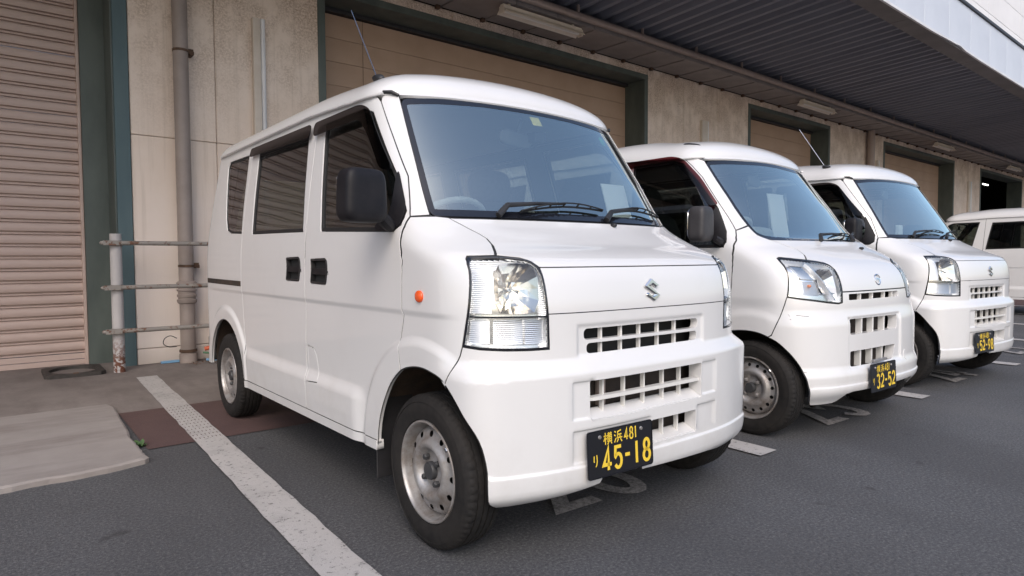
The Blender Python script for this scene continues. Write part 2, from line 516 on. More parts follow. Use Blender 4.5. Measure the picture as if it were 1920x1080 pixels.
# ------------------------------------------------------------------ ground
def sheet(name, pts, z, mat, kind='structure'):
    o = mesh(name, [(x, y, z) for x, y in pts], [tuple(range(len(pts)))], mat)
    return tag(o, kind=kind)

tag(sheet('ground', [(-90, -90), (140, -90), (140, 70), (-90, 70)], 0.0, M['asphalt']), 'grey asphalt of the loading yard')
tag(sheet('concrete_apron', [(-9, 2.9), (36, 2.9), (36, 9), (-9, 9)], .004, M['apron']), 'stained brown concrete apron along the warehouse wall')
tag(sheet('red_strip', [(-1.24, 1.89), (36, 1.86), (36, 2.9), (-1.24, 2.9)], .004, M['red_strip']), 'dark red grooved strip across the parking bays')

# lighter slab with a broken edge, a little proud of the asphalt
_edge = [(-9, 3.14), (-2.6, 3.14), (-1.95, 3.12), (-1.62, 3.13), (-1.27, 3.14), (-1.245, 3.0), (-1.262, 2.62), (-1.27, 2.3), (-1.285, 2.12), (-1.280, 1.95), (-1.280, 1.72), (-1.275, 1.665), (-1.295, 1.635), (-1.32, 1.63),
         (-1.42, 1.60), (-1.58, 1.575), (-1.7, 1.585), (-1.86, 1.56), (-2.2, 1.55), (-9, 1.5)]
random.seed(3)
_pts = []
for i in range(len(_edge)):
    a, b = Vector(_edge[i]), Vector(_edge[(i + 1) % len(_edge)])
    n = max(1, min(14, int((b - a).length / .03)))
    for k in range(n):
        p = a.lerp(b, k / n)
        j = .0035 if (a.y < 1.9 or b.y < 1.9) and -2.4 < p.x else .002
        _pts.append((p.x + random.uniform(-j, j), p.y + random.uniform(-j, j)))
sl = MB(); n = len(_pts)
_in = [(x - .012 if x > -8.9 else x, y + (.012 if y < 2.2 else -.012)) for x, y in _pts]
sl.add([(x, y, 0) for x, y in _pts] + [(x, y, .022) for x, y in _pts] + [(x, y, .030) for x, y in _in],
       [(i, (i + 1) % n, n + (i + 1) % n, n + i) for i in range(n)] + [(n + i, n + (i + 1) % n, 2 * n + (i + 1) % n, 2 * n + i) for i in range(n)] + [tuple(range(2 * n, 3 * n))])
tag(sl.obj('concrete_slab', M['slab'], fix=True), 'pale patched concrete slab with a broken corner', kind='structure')

def line(x_front, x_back, y0, y1, w=.15, segs=1, name='parking_line', mat=None, z=.008):
    rows = 40; V = []; F = []
    for i in range(rows + 1):
        t = i / rows; y = y0 + (y1 - y0) * t; x = x_front + (x_back - x_front) * (y + .16) / 4.41
        e = lambda: random.uniform(-.004, .004)
        V += [(x - w / 2 + e(), y, z), (x + w / 2 + e(), y, z)]
    for i in range(rows): F.append((2 * i, 2 * i + 1, 2 * i + 3, 2 * i + 2))
    o = mesh(name, V, F, mat or M['marking'])
    return tag(o, kind='structure')
tag(line(-1.015, -.862, -.60, 4.26), 'worn white parking line beside the nearest van')
for i, (xf, yb) in enumerate(((1.13, 4.2), (3.15, 4.2), (5.29, 4.2), (7.44, 4.2), (9.6, 4.2), (11.72, 4.2), (13.85, 4.2))):
    tag(line(xf, xf + .12, -.16, yb), 'white parking line between the farther bays')
# dashes cut through the first line where it crosses the grooved strip
dash = MB()
for r in range(13):
    for c in range(7):
        y = 1.93 + r * .076; x = -1.015 + .153 * (y + .16) / 4.41 - .062 + c * .0205
        dash.box(x - .0020, x + .0020, y - .012, y + .012, .0082, .0088)
tag(dash.obj('groove_dashes', M['red_strip']), kind='stuff')

def painted_number(txt, cx, y0, h=.50, w=.235, gap=.05, sw=.068, rot=-.03):
    V = []; F = []
    tot = len(txt) * w + (len(txt) - 1) * gap
    for k, ch in enumerate(txt):
        v, f = stroke([[(p[0] * w, p[1] * h) for p in pl] for pl in GLYPH[ch]], sw, .0085)
        q = len(V)
        for a in v:
            x = a[0] - tot / 2 + k * (w + gap); y = a[1]
            V.append((cx + x * math.cos(rot) - y * math.sin(rot), y0 + x * math.sin(rot) + y * math.cos(rot), a[2]))
        F += [tuple(i + q for i in g) for g in f]
    return tag(mesh('bay_number', V, F, M['faded']), kind='structure')
painted_number('26', .085, -.08)['label'] = 'faded stencilled 26 under the nearest van'
painted_number('25', 2.18, -.10)['label'] = 'faded stencilled 25 under the second van'
painted_number('24', 4.22, -.10)['label'] = 'faded stencilled 24 under the third van'
painted_number('23', 6.35, .0)['label'] = 'faded stencilled 23 in the empty bay'

# ------------------------------------------------------------------ warehouse (local x runs along the wall)
WA = R(1.2)
WLOC = (-.94, 5.0, 0)
def wroot(name): return empty(name, WLOC, WA)
WH = tag(wroot('warehouse'), 'beige concrete warehouse wall with green-grey door frames, stained under the canopy', 'warehouse')

def wall_panel(x0, x1, z0, z1, name='wall_panel', dy=0.0):
    b = MB().box(x0 + .0025, x1 - .0025, dy, .14, z0 + .0025, z1 - .0025)
    return b.obj(name, M['wall'], WH, bevel=.006, seg=1)
TOP = 4.075
for x0, x1 in ((.125, .87), (.87, 1.945)):
    wall_panel(x0, x1, 0, .15); wall_panel(x0, x1, .15, 2.13); wall_panel(x0, x1, 2.13, TOP)
for xs in ((7.535, 8.53, 9.56, 10.62), (14.07, 15.03, 16.1, 17.11), (22.56, 23.35, 24.19, 25.19), (30.47, 31.4, 32.4, 33.4, 34.4, 35.4)):
    for a, b in zip(xs, xs[1:]):
        wall_panel(a, b, 0, .15); wall_panel(a, b, .15, TOP)
for xs in ((1.945, 2.75, 3.7, 4.7, 5.72, 6.65, 7.535), (10.62, 11.5, 12.53, 13.4, 14.07), (17.11, 18.1, 19.1, 20.1, 21.1, 22.56), (25.19, 26.2, 27.2, 28.2, 29.2, 30.47)):
    for a, b in zip(xs, xs[1:]): wall_panel(a, b, 3.955, TOP)
for a, b in ((-8.9, -7.9), (-7.9, -6.9), (-6.9, -5.92)): wall_panel(a, b, 0, TOP)
for a, b in ((-5.92, -4.9), (-4.9, -3.9), (-3.9, -2.9), (-2.9, -1.9), (-1.9, -.9), (-.9, .125)): wall_panel(a, b, 3.955, TOP)
core = MB()
for a, b in ((-8.9, -5.9), (.13, 1.94), (7.54, 10.61), (14.08, 17.1), (22.57, 25.18), (30.48, 36)): core.box(a, b, .141, .30, 0, 4.3)
for a, b in ((-5.9, .13), (1.94, 7.54), (10.61, 14.08), (17.1, 22.57), (25.18, 30.48)): core.box(a, b, .141, .60, 3.96, 4.3)
core.box(-8.9, 36, .0, .5, 4.31, 5.0)
core.obj('wall_core', M['dark_room'], WH)

def door_frame(x0, x1, top, w=.065, d=.47, mat=None):
    m = MB()
    m.box(x0 - .02, x0 + w, -.012, d, 0, top - w); m.box(x1 - w, x1 + .02, -.012, d, 0, top - w)
    m.box(x0 - .02, x1 + .02, -.012, d, top - w + .001, top + .02)
    return m.obj('door_frame', M['green'], WH, bevel=.004, seg=1)
DOORS = ((1.95, 7.53), (10.63, 14.06), (17.12, 22.55))
for x0, x1 in DOORS + ((25.2, 30.46),): door_frame(x0, x1, 3.94)
# shutter jamb: the lighter steel post on the right of the roller shutter
jm = MB(); jm.box(.002, .122, -.012, .36, 0, 3.93); jm.obj('door_frame', M['blue_green'], WH, bevel=.004, seg=1)
jm = MB(); jm.box(-.205, .0, .362, .50, 0, 3.93); jm.box(-.012, .0, .0, .36, 0, 3.93); jm.box(-6.0, -5.93, -.012, .5, 0, 3.93); jm.box(-5.93, .122, -.012, .5, 3.931, 4.0)
jm.obj('door_frame', M['green'], WH)
gr = MB(); gr.box(-.232, -.206, .405, .48, 0, 3.93); gr.obj('guide_rail', M['shutter'], WH, bevel=.004, seg=1)

# roller shutter on the left
SH = tag(wroot('roller_shutter'), 'pinkish ribbed roller shutter left of the green door post', 'roller shutter')
prof = [(.020, .0), (-.002, .003), (-.004, .010), (.000, .0155), (.024, .018), (.024, .027), (-.004, .032), (-.010, .045), (-.013, .068), (-.009, .092), (.002, .104), (.020, .110)]
def slat_mesh():
    V = []; F = []
    for x in (-5.92, -.212):
        for (y, z) in prof: V.append((x, .45 + y, z))
    n = len(prof)
    for i in range(n - 1): F.append((i, n + i, n + i + 1, i + 1))
    me = bpy.data.meshes.new('slat'); me.from_pydata(V, [], F); me.materials.append(M['shutter'])
    me.polygons.foreach_set('use_smooth', [True] * len(me.polygons)); me.set_sharp_from_angle(angle=R(35)); me.update(); return me
sm = slat_mesh()
random.seed(11)
for k in range(35):
    o = link(bpy.data.objects.new('slat', sm), SH); o.location = (random.uniform(-.010, .006), random.uniform(-.002, .002), .112 + k * .110)
br = MB(); br.box(-5.92, -.218, .436, .466, .004, .052); br.box(-5.92, -.218, .440, .462, .056, .108); br.obj('bottom_rail', M['shutter'], SH, bevel=.003, seg=1)

# sectional dock doors
for n_, (x0, x1) in enumerate(DOORS):
    lab = ('wide tan sectional door behind the nearest van', 'narrow tan sectional door behind the second van', 'tan sectional door behind the third van')[n_]
    D = tag(wroot('dock_door'), lab, 'dock door', 'tan dock doors in the warehouse wall')
    me = None
    for k in range(14):
        if me is None:
            b = MB().box(x0 + .066, x1 - .066, .40, .44, .0015, .2690)
            o = b.obj('door_panel', M['door_tan'], D, bevel=.0025, seg=1); me = o.data
            o.location.z = .035
        else:
            o = link(bpy.data.objects.new('door_panel', me), D); o.location = (0, 0, .035 + k * .2705)
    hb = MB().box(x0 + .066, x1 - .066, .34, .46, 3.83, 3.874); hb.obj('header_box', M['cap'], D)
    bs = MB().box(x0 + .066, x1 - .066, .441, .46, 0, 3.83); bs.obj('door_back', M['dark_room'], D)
    se = MB().box(x0 + .066, x1 - .066, .395, .445, .001, .033); se.obj('bottom_seal', M['rubber_and_shade'], D)
# pull cord on the first door
pc = MB().tube([(2.66, .385, 3.84), (2.66, .385, 3.05)], .0022, 6); tag(pc.obj('pull_cord', M['rust']), 'thin dark pull cord hanging at the left end of the wide tan door', 'cord')
bpy.data.objects['pull_cord'].location = WLOC; bpy.data.objects['pull_cord'].rotation_euler = (0, 0, WA)

# open bay with an unlit room behind it
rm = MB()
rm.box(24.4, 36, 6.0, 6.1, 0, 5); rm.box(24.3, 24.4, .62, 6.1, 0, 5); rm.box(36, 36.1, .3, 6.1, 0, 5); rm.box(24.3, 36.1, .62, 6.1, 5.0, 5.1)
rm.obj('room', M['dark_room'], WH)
tl = MB().tube([(33.3, 2.0, 4.18), (34.0, 2.0, 4.18)], .03, 8)
tag(tl.obj('lit_tube', M['lit']), 'lit white tube lamp inside the open dark bay', 'tube lamp')
bpy.data.objects['lit_tube'].location = WLOC; bpy.data.objects['lit_tube'].rotation_euler = (0, 0, WA)

# ------------------------------------------------------------------ canopy
CN = tag(wroot('canopy'), 'dark ribbed steel canopy with pale grey fascia over the loading doors', 'canopy')
V = []; F = []; xs = []
x = -9.0
while x < 40:
    xs += [(x, 0.0), (x + .07, 0.0), (x + .10, .075), (x + .215, .075)]; x += .25
ys = [(-.30, 4.262), (-.66, 4.28), (-3.16, 4.41)]
for (y, z) in ys:
    for (a, h) in xs: V.append((a, y, z + h))
n = len(xs)
for j in range(len(ys) - 1):
    for i in range(n - 1): F.append((j * n + i, (j + 1) * n + i, (j + 1) * n + i + 1, j * n + i + 1))
mesh('deck', V, F, M['deck'], CN)
rf = MB().box(-9, 40, -3.33, -.0, 4.60, 4.64); rf.obj('roof_sheet', M['gutter'], CN)
bmx = MB()
x = -9.0
while x < 39.9:
    bmx.box(x + .003, x + 2.997, -3.35, -3.10, 4.25, 4.46); x += 3.0
bmx.obj('edge_beam', M['beam'], CN, bevel=.004, seg=1)
x = 9.5 - 18 * 1.03; me = None; k = 0
while x < 39:
    if me is None:
        o = MB().box(.003, 1.027, -3.372, -3.351, 4.277, 4.968).obj('fascia_panel', M['fascia'], CN, bevel=.003, seg=1); me = o.data
    else: o = link(bpy.data.objects.new('fascia_panel', me), CN)
    o.location.x = x; x += 1.03
MB().box(-9, 40, -3.40, -3.30, 4.972, 5.012).obj('cap_flashing', M['cap'], CN)
# drip edge, dented over one length
V = []; F = []; xx = []
x = -9.0
while x <= 40: xx.append(x); x += (.12 if 9 < x < 13 else .5)
for x in xx:
    dz = 0.0
    if 9.6 < x < 12.2: dz = .045 * math.sin((x - 9.6) / 2.6 * PI) ** 2 * (1 if x < 11.2 else .5) + (.02 if 10.9 < x < 11.1 else 0)
    V += [(x, -3.352, 4.246 + dz * .6), (x, -3.385, 4.242 + dz * .6), (x, -3.385, 4.276 + dz * .3), (x, -3.373, 4.276 + dz * .3)]
for i in range(len(xx) - 1):
    for j in range(3): F.append((4 * i + j, 4 * i + j + 1, 4 * i + 4 + j + 1, 4 * i + 4 + j))
mesh('drip_edge', V, F, M['lip'], CN)
# box gutter along the wall, in lengths
x = 5.58 - 20 * .69; me = None
while x < 36:
    if me is None:
        m = MB(); m.box(.004, .686, -.655, -.004, 4.082, 4.10); m.box(.004, .686, -.66, -.645, 4.101, 4.25)
        m.box(.0, .012, -.63, .0 - .006, 4.066, 4.081)
        o = m.obj('gutter_length', M['gutter'], CN, bevel=.002, seg=1); me = o.data
    else: o = link(bpy.data.objects.new('gutter_length', me), CN)
    o.location.x = x; x += .69
br = MB(); x = -8.3
while x < 36:
    br.box(x, x + .05, -.06, -.012, 4.035, 4.078); x += .69
br.obj('gutter_bracket', M['rust'], CN)['kind'] = 'stuff'
cp = MB().tube([(-9, -.725, 4.155), (36, -.725, 4.155)], .043, 12)
cp.obj('conduit', M['pipe'], CN, smooth=True)
x = -8.0; me = None
while x < 34:
    if me is None:
        m = MB(); m.box(-.012, .012, -.74, -.71, 4.195, 4.30); m.lathe([(.049, -.02), (.049, .02)], 'x', (0, -.725, 4.155), 12)
        o = m.obj('conduit_hanger', M['pipe'], CN); me = o.data
    else: o = link(bpy.data.objects.new('conduit_hanger', me), CN)
    o.location.x = x; x += 1.32

# lamps under the gutter
def lamp(x, label):
    L = tag(empty('fluorescent_light'), label, 'light', 'fluorescent lights under the canopy gutter')
    MB().box(0, 1.36, -.64, -.58, 4.012, 4.055).obj('housing', M['lamp_body'], L, bevel=.004, seg=1)
    r = MB(); r.prism([(-.70, 3.955), (-.645, 4.01), (-.575, 4.01), (-.52, 3.955), (-.524, 3.951), (-.578, 4.004), (-.642, 4.004), (-.696, 3.951)], 0, 1.36, 'x'); r.obj('reflector', M['lamp_body'], L)
    MB().tube([(.04, -.61, 3.978), (1.32, -.61, 3.978)], .016, 10).obj('tube', M['tube'], L, smooth=50)
    h = MB(); h.box(.1, .13, -.62, -.60, 4.056, 4.08); h.box(1.2, 1.23, -.62, -.60, 4.056, 4.08); h.box(-.006, .02, -.65, -.57, 3.95, 4.03); h.box(1.34, 1.366, -.65, -.57, 3.95, 4.03); h.obj('end_bracket', M['lamp_body'], L)['kind'] = 'stuff'
    c, s = math.cos(WA), math.sin(WA)
    L.location = (WLOC[0] + c * x, WLOC[1] + s * x, 0); L.rotation_euler = (0, 0, WA)
for x, lb in ((4.0, 'long fluorescent light above the nearest van, largest of the row'), (11.5, 'fluorescent light above the second van'), (18.95, 'small fluorescent light above the third van'), (26.0, 'farthest fluorescent light, at the right edge of the photo')): lamp(x, lb)

# upper storey above the canopy
UP = tag(wroot('upper_building'), 'white panelled upper building above the canopy fascia', 'building')
MB().box(-9, 60, .16, 8, 5.02, 16).obj('core_wall', M['white_clad'], UP)
me = None
for r_ in range(9):
    for c_ in range(12):
        if me is None:
            o = MB().box(.006, 3.994, .10, .155, .006, .864).obj('cladding_panel', M['white_clad'], UP, bevel=.005, seg=1); me = o.data
        else: o = link(bpy.data.objects.new('cladding_panel', me), UP)
        o.location = (10 + c_ * 4.0, 0, 5.85 + r_ * .87)

# ------------------------------------------------------------------ pipes and ducts on the wall
def wplace(o, x, y=0):
    c, s = math.cos(WA), math.sin(WA)
    o.location = (WLOC[0] + c * x - s * y, WLOC[1] + s * x + c * y, 0); o.rotation_euler = (0, 0, WA); return o
def drain_pipe(x, label, r=.066):
    D = tag(empty('drain_pipe'), label, 'drain pipe', 'drain pipes on the warehouse wall')
    MB().tube([(0, 0, .05), (0, 0, 4.08)], r, 20).obj('pipe', M['pvc'] if r < .07 else M['pipe'], D, smooth=50)
    MB().lathe([(r, .56), (r + .018, .575), (r + .022, .60), (r + .010, .606), (r + .010, .625), (r + .020, .63), (r + .020, .65), (r + .010, .655), (r + .010, .68), (r + .020, .685), (r + .020, .70), (r + .010, .705), (r + .010, .73), (r + .024, .74), (r + .022, .765), (r, .78)], n=20).obj('coupling', M['pvc'], D, smooth=40)
    MB().lathe([(r + .004, .10), (r + .012, .105), (r + .012, .125), (r + .004, .13)], n=20).obj('rust_band', M['rust'], D, smooth=40)
    MB().lathe([(r + .012, 0), (r + .012, .085), (r + .002, .09)], n=20).obj('base_collar', M['pvc'], D, smooth=40)
    for z in (.92, 2.93):
        m = MB(); m.lathe([(r + .001, z - .012), (r + .004, z - .012), (r + .004, z + .012), (r + .001, z + .012)], n=20)
        m.box(r - .005, r + .045, -.012, .0, z - .012, z + .03); m.box(r + .02, r + .05, -.012, .11, z - .02, z + .012)
        m.obj('pipe_clamp', M['rust'], D)
    return wplace(D, x, -.115)
drain_pipe(.535, 'taupe drain pipe with a ribbed coupling left of the nearest van')
drain_pipe(16.05, 'brown drain pipe on the concrete pier above the third van', .085)
def duct(x, label, w1=.075, w2=.05):
    D = tag(empty('cable_duct'), label, 'cable duct', 'cable ducts on the concrete piers')
    MB().box(0, w1, -.055, -.001, .3, 3.42).obj('flat_cover', M['duct'], D, bevel=.006, seg=2, smooth=40)
    MB().tube([(w1 + w2 / 2 + .004, -.03, .3), (w1 + w2 / 2 + .004, -.03, 3.42)], w2 / 2, 12).obj('round_conduit', M['lip'], D, smooth=50)
    return wplace(D, x)
duct(1.225, 'cream cable duct with a white conduit behind the roof of the nearest van')
duct(9.02, 'short cream cable duct between the wide and the narrow tan door', .17, .04)
duct(16.62, 'cream cable duct right of the brown drain pipe', .10, .05)
duct(23.85, 'cream cable duct left of the open dark bay', .2, .08)

# guard rail
G = tag(empty('guard_rail', (-1.0, 4.68, 0)), 'rusty three-bar guard rail with a flaking white post', 'guard rail')
for x in (0, 2.3):
    m = MB().tube([(x, 0, .003), (x, 0, 1.205)], .046, 20); m.obj('post', M['rust_post'], G, smooth=50)
for z in (1.125, .742, .365):
    m = MB().tube([(-.125, -.058, z - .004), (-.115, -.058, z), (.06, -.058, z), (2.4, -.058, z)], [.008, .017, .020, .020], 10); m.obj('rail', M['rust_rail'], G, smooth=50)
    c = MB().lathe([(.0465, z - .022), (.051, z - .022), (.051, z + .022), (.0465, z + .022)], n=20); c.box(-.10, .02, -.082, -.046, z - .02, z + .02); c.obj('rail_clamp', M['rust_rail'], G)

# drain frame in the apron
MH = tag(empty('drain_cover', (-1.32, 4.88, 0)), 'dark iron drain frame with a round cover beside the shutter', 'drain cover')
m = MB(); no = 32
for (ri, z) in ((1, 0),):
    V = []; F = []
    for j in range(no):
        t = 2 * PI * j / no + PI / no; c, s = math.cos(t), math.sin(t); k = .30 / max(abs(c), abs(s))
        V += [(c * k * .72, s * k * .86, .005), (c * k * .72, s * k * .86, .035), (c * .175, s * .215, .035), (c * .175, s * .215, .006)]
    for j in range(no):
        q = (j + 1) % no
        for i in range(3): F.append((4 * j + i, 4 * q + i, 4 * q + i + 1, 4 * j + i + 1))
    m.add(V, F)
m.obj('frame', M['iron'], MH, fix=True)
cv = MB(); cv.add([(math.cos(2 * PI * j / no) * .174, math.sin(2 * PI * j / no) * .214, .010) for j in range(no)], [tuple(range(no))]); cv.obj('cover_plate', M['apron'], MH)
MB().box(-.02, .02, -.255, -.235, .02, .042).obj('key_slot', M['rust'], MH)

# odds and ends behind the drain pipe
def curve_tube(pts, r, n=8, k=10):
    out = []
    P = [Vector(p) for p in pts]
    for i in range(len(P) - 1):
        a = P[max(i - 1, 0)]; b = P[i]; c = P[i + 1]; d = P[min(i + 2, len(P) - 1)]
        for j in range(k):
            t = j / k; out.append(.5 * ((2 * b) + (-a + c) * t + (2 * a - 5 * b + 4 * c - d) * t * t + (-a + 3 * b - 3 * c + d) * t ** 3))
    out.append(P[-1]); return MB().tube(out, r, n)
tag(curve_tube([(-.28, 4.80, .13), (-.12, 4.74, .17), (.05, 4.72, .20), (.3, 4.76, .15), (.5, 4.8, .03)], .02).obj('hose', M['hose_orange'], smooth=60), 'orange hose lying behind the rear wheel by the pipe', 'hose')
tag(curve_tube([(-.3, 4.78, .10), (-.1, 4.72, .07), (.1, 4.70, .06), (.4, 4.74, .012)], .009).obj('hose', M['hose_green'], smooth=60), 'thin green hose under the orange one', 'hose')
tag(MB().box(-.63, -.42, 4.93, 4.96, .008, .028, Matrix.Rotation(R(2), 3, 'Z')).obj('plastic_strip', M['blue_sheet']), 'flat light blue plastic strip left of the drain pipe', 'plastic strip')
tag(MB().box(-.30, .15, 4.66, 4.68, .02, .04, Matrix.Rotation(R(4), 3, 'Y')).obj('plastic_strip', M['blue_sheet']), 'light blue plastic strip right of the drain pipe', 'plastic strip')
B = MB().lathe([(0, .25), (.14, .25), (.17, .28), (.17, .34), (.16, .45), (.10, .58), (.0, .62)], n=20, c=(-.05, 4.80, 0)); B.lathe([(0, .0), (.19, .0), (.19, .24), (.0, .245)], n=20, c=(-.05, 4.80, 0))
tag(B.obj('dust_bin', M['bucket'], smooth=40), 'pale round-topped bin between the drain pipe and the van', 'bin')
lt = MB(); random.seed(5)
for k in range(260):
    x = random.uniform(-.45, .6); y = 4.62 + abs(random.gauss(0, .1)) + .0; a = random.uniform(0, PI); s = random.uniform(.008, .02); z = .006 + random.uniform(0, .03)
    c_, s_ = math.cos(a) * s, math.sin(a) * s
    lt.add([(x + c_, y + s_, z), (x - s_ * .5, y + c_ * .5, z + .004), (x - c_, y - s_, z + random.uniform(0, .012)), (x + s_ * .5, y - c_ * .5, z)], [(0, 1, 2, 3)])
tag(lt.obj('leaf_litter', M['leaf_litter']), 'dry brown leaves swept against the wall', kind='stuff')
wire = curve_tube([(-.50, 4.90, .24), (-.56, 4.86, .27), (-.61, 4.85, .25), (-.62, 4.86, .20), (-.57, 4.88, .165), (-.50, 4.92, .16)], .004, 6)
tag(wire.obj('wire_loop', M['rubber_and_shade'], smooth=60), 'thin dark wire loop left of the drain pipe', 'wire')

W = MB(); random.seed(9)
for k in range(30):
    a = random.uniform(0, 2 * PI); l = random.uniform(.02, .055); e = random.uniform(.3, 1.2); x0, y0 = random.uniform(-.02, .02), random.uniform(-.03, .03)
    d = Vector((math.cos(a) * math.cos(e), math.sin(a) * math.cos(e), math.sin(e))); sd = Vector((-math.sin(a), math.cos(a), 0)) * l * .22
    p = Vector((x0, y0, .002)); W.add([p, p + d * l * .55 + sd, p + d * l - Vector((0, 0, l * .15)), p + d * l * .55 - sd], [(0, 1, 2, 3)])
o = W.obj('weed', M['leaf']); o.location = (-1.262, 1.99, 0); tag(o, 'small green weed growing at the broken slab edge', 'weed')

# ------------------------------------------------------------------ van body skin
def sst(a,b,x):
    if a==b: return 1.0 if x>=a else 0.0
    t=(x-a)/(b-a); t=0.0 if t<0 else (1.0 if t>1 else t)
    return t*t*(3-2*t)
class Pchip:
    def __init__(s,pts):
        s.x=[p[0] for p in pts]; s.y=[p[1] for p in pts]; n=len(pts)
        h=[s.x[i+1]-s.x[i] for i in range(n-1)]; d=[(s.y[i+1]-s.y[i])/h[i] for i in range(n-1)]
        m=[0.0]*n; m[0]=d[0]; m[-1]=d[-1]
        for i in range(1,n-1):
            if d[i-1]*d[i]<=0: m[i]=0.0
            else:
                w1=2*h[i]+h[i-1]; w2=h[i]+2*h[i-1]; m[i]=(w1+w2)/(w1/d[i-1]+w2/d[i])
        s.h=h; s.m=m
    def __call__(s,x):
        X=s.x
        if x<=X[0]: return s.y[0]+s.m[0]*(x-X[0])
        if x>=X[-1]: return s.y[-1]+s.m[-1]*(x-X[-1])
        lo=0; hi=len(X)-1
        while hi-lo>1:
            k=(lo+hi)//2
            if X[k]<=x: lo=k
            else: hi=k
        h=s.h[lo]; t=(x-X[lo])/h; t2=t*t; t3=t2*t
        return (2*t3-3*t2+1)*s.y[lo]+(t3-2*t2+t)*h*s.m[lo]+(-2*t3+3*t2)*s.y[lo+1]+(t3-t2)*h*s.m[lo+1]
class Surf:
    """body skin: chart (s, z); s = arc length from the front centre along a reference plan curve, + towards +x"""
    def __init__(S,front,width,relief,W0=.7375,y0=-.36,yb=0.0,p=3.2,yr=2.84):
        S.F=Pchip(front); S.Wt=Pchip(width); S.relief=relief; S.W0=W0; S.y0=y0; S.yr=yr
        pts=[]; D=yb-y0; N=400
        for i in range(N+1):
            # parametrise by angle of the ray from (0,yb)
            a=(math.pi/2)*i/N
            dx,dy=math.sin(a),math.cos(a)
            r=((dx/W0)**p+(dy/D)**p)**(-1/p)
            pts.append((dx*r,yb-dy*r))
        y=yb
        while y<yr-.12:
            y=min(y+.02,yr-.12); pts.append((W0,y))
        for i in range(1,31):
            a=(math.pi/2)*i/30; pts.append((W0-.12+.12*math.cos(a),yr-.12+.12*math.sin(a)))
        pts.append((0.0,yr))
        S.pts=pts; S.L=[0.0]
        for i in range(1,len(pts)): S.L.append(S.L[-1]+math.dist(pts[i],pts[i-1]))
        S.smax=S.L[-1]; S.span=yr-y0
        S.nside=N; S.kr=len(pts)-2
    def ref(S,s):
        q=abs(s); L=S.L; lo=0; hi=len(L)-1
        if q>=L[-1]: q=L[-1]-1e-9
        while hi-lo>1:
            k=(lo+hi)//2
            if L[k]<=q: lo=k
            else: hi=k
        t=(q-L[lo])/(L[hi]-L[lo]); a=S.pts[lo]; b=S.pts[hi]
        x=a[0]+(b[0]-a[0])*t
        return (x if s>=0 else -x, a[1]+(b[1]-a[1])*t)
    def base(S,s,z):
        x0,y0=S.ref(s); sh=S.F(z)-S.y0; ax=abs(x0)
        if z>1.05 and y0<0 and ax<.66:                      # the windscreen is flatter in plan than the nose
            yf=S.y0+.080*(ax/.66)**2+.033*(ax/.66)**8; y0+=(yf-y0)*sst(1.05,1.12,z)
        y=y0+sh*(1-(y0-S.y0)/S.span)
        if y0>2.45: y-=.11*sst(2.45,2.84,y0)*sst(.95,1.7,z)  # the tail leans forward
        return (x0*S.Wt(z)/S.W0, y)
    def P(S,s,z,off=0.0):
        x,y=S.base(s,z); h=.004
        a=S.base(s-h,z); b=S.base(s+h,z)
        tx,ty=b[0]-a[0],b[1]-a[1]; l=math.hypot(tx,ty) or 1
        nx,ny=ty/l,-tx/l
        e=S.relief(s,x,y,z)+off
        return (x+nx*e,y+ny*e,z)
    def N(S,s,z):
        h=.002
        a=S.P(s-h,z);b=S.P(s+h,z);c=S.P(s,z-h);d=S.P(s,z+h)
        u=[b[i]-a[i] for i in range(3)]; v=[d[i]-c[i] for i in range(3)]
        n=(u[1]*v[2]-u[2]*v[1],u[2]*v[0]-u[0]*v[2],u[0]*v[1]-u[1]*v[0])
        l=math.sqrt(sum(k*k for k in n)) or 1
        return (n[0]/l,n[1]/l,n[2]/l)
    def Po(S,s,z,off):
        """point off metres out along the true normal"""
        p=S.P(s,z)
        if not off: return p
        n=S.N(s,z); return (p[0]+n[0]*off,p[1]+n[1]*off,p[2]+n[2]*off)
    def sy(S,y,z,side=1):
        """chart s of the side/corner point at depth y"""
        sh=S.F(z)-S.y0; k=sh/S.span
        y0=(y-sh-k*S.y0)/(1-k)
        lo,hi=0,S.kr
        while hi-lo>1:
            m=(lo+hi)//2
            if S.pts[m][1]<=y0: lo=m
            else: hi=m
        a,b=S.pts[lo],S.pts[hi]; t=(y0-a[1])/((b[1]-a[1]) or 1e-9)
        return side*(S.L[lo]+(S.L[hi]-S.L[lo])*max(0,min(1,t)))
    def sx(S,x,z):
        x0=abs(x)*S.W0/S.Wt(z); lo,hi=0,S.nside
        while hi-lo>1:
            m=(lo+hi)//2
            if S.pts[m][0]<=x0: lo=m
            else: hi=m
        a,b=S.pts[lo],S.pts[hi]; t=(x0-a[0])/((b[0]-a[0]) or 1e-9)
        q=S.L[lo]+(S.L[hi]-S.L[lo])*max(0,min(1,t))
        return q if x>=0 else -q

def rect_dip(u, v, u0, u1, v0, v1, e, amp):
    """a pressed-in (or raised) rectangle with soft edges"""
    if u < u0 or u > u1 or v < v0 or v > v1: return 0.0
    return amp * sst(0, e, u - u0) * sst(0, e, u1 - u) * sst(0, e, v - v0) * sst(0, e, v1 - v)

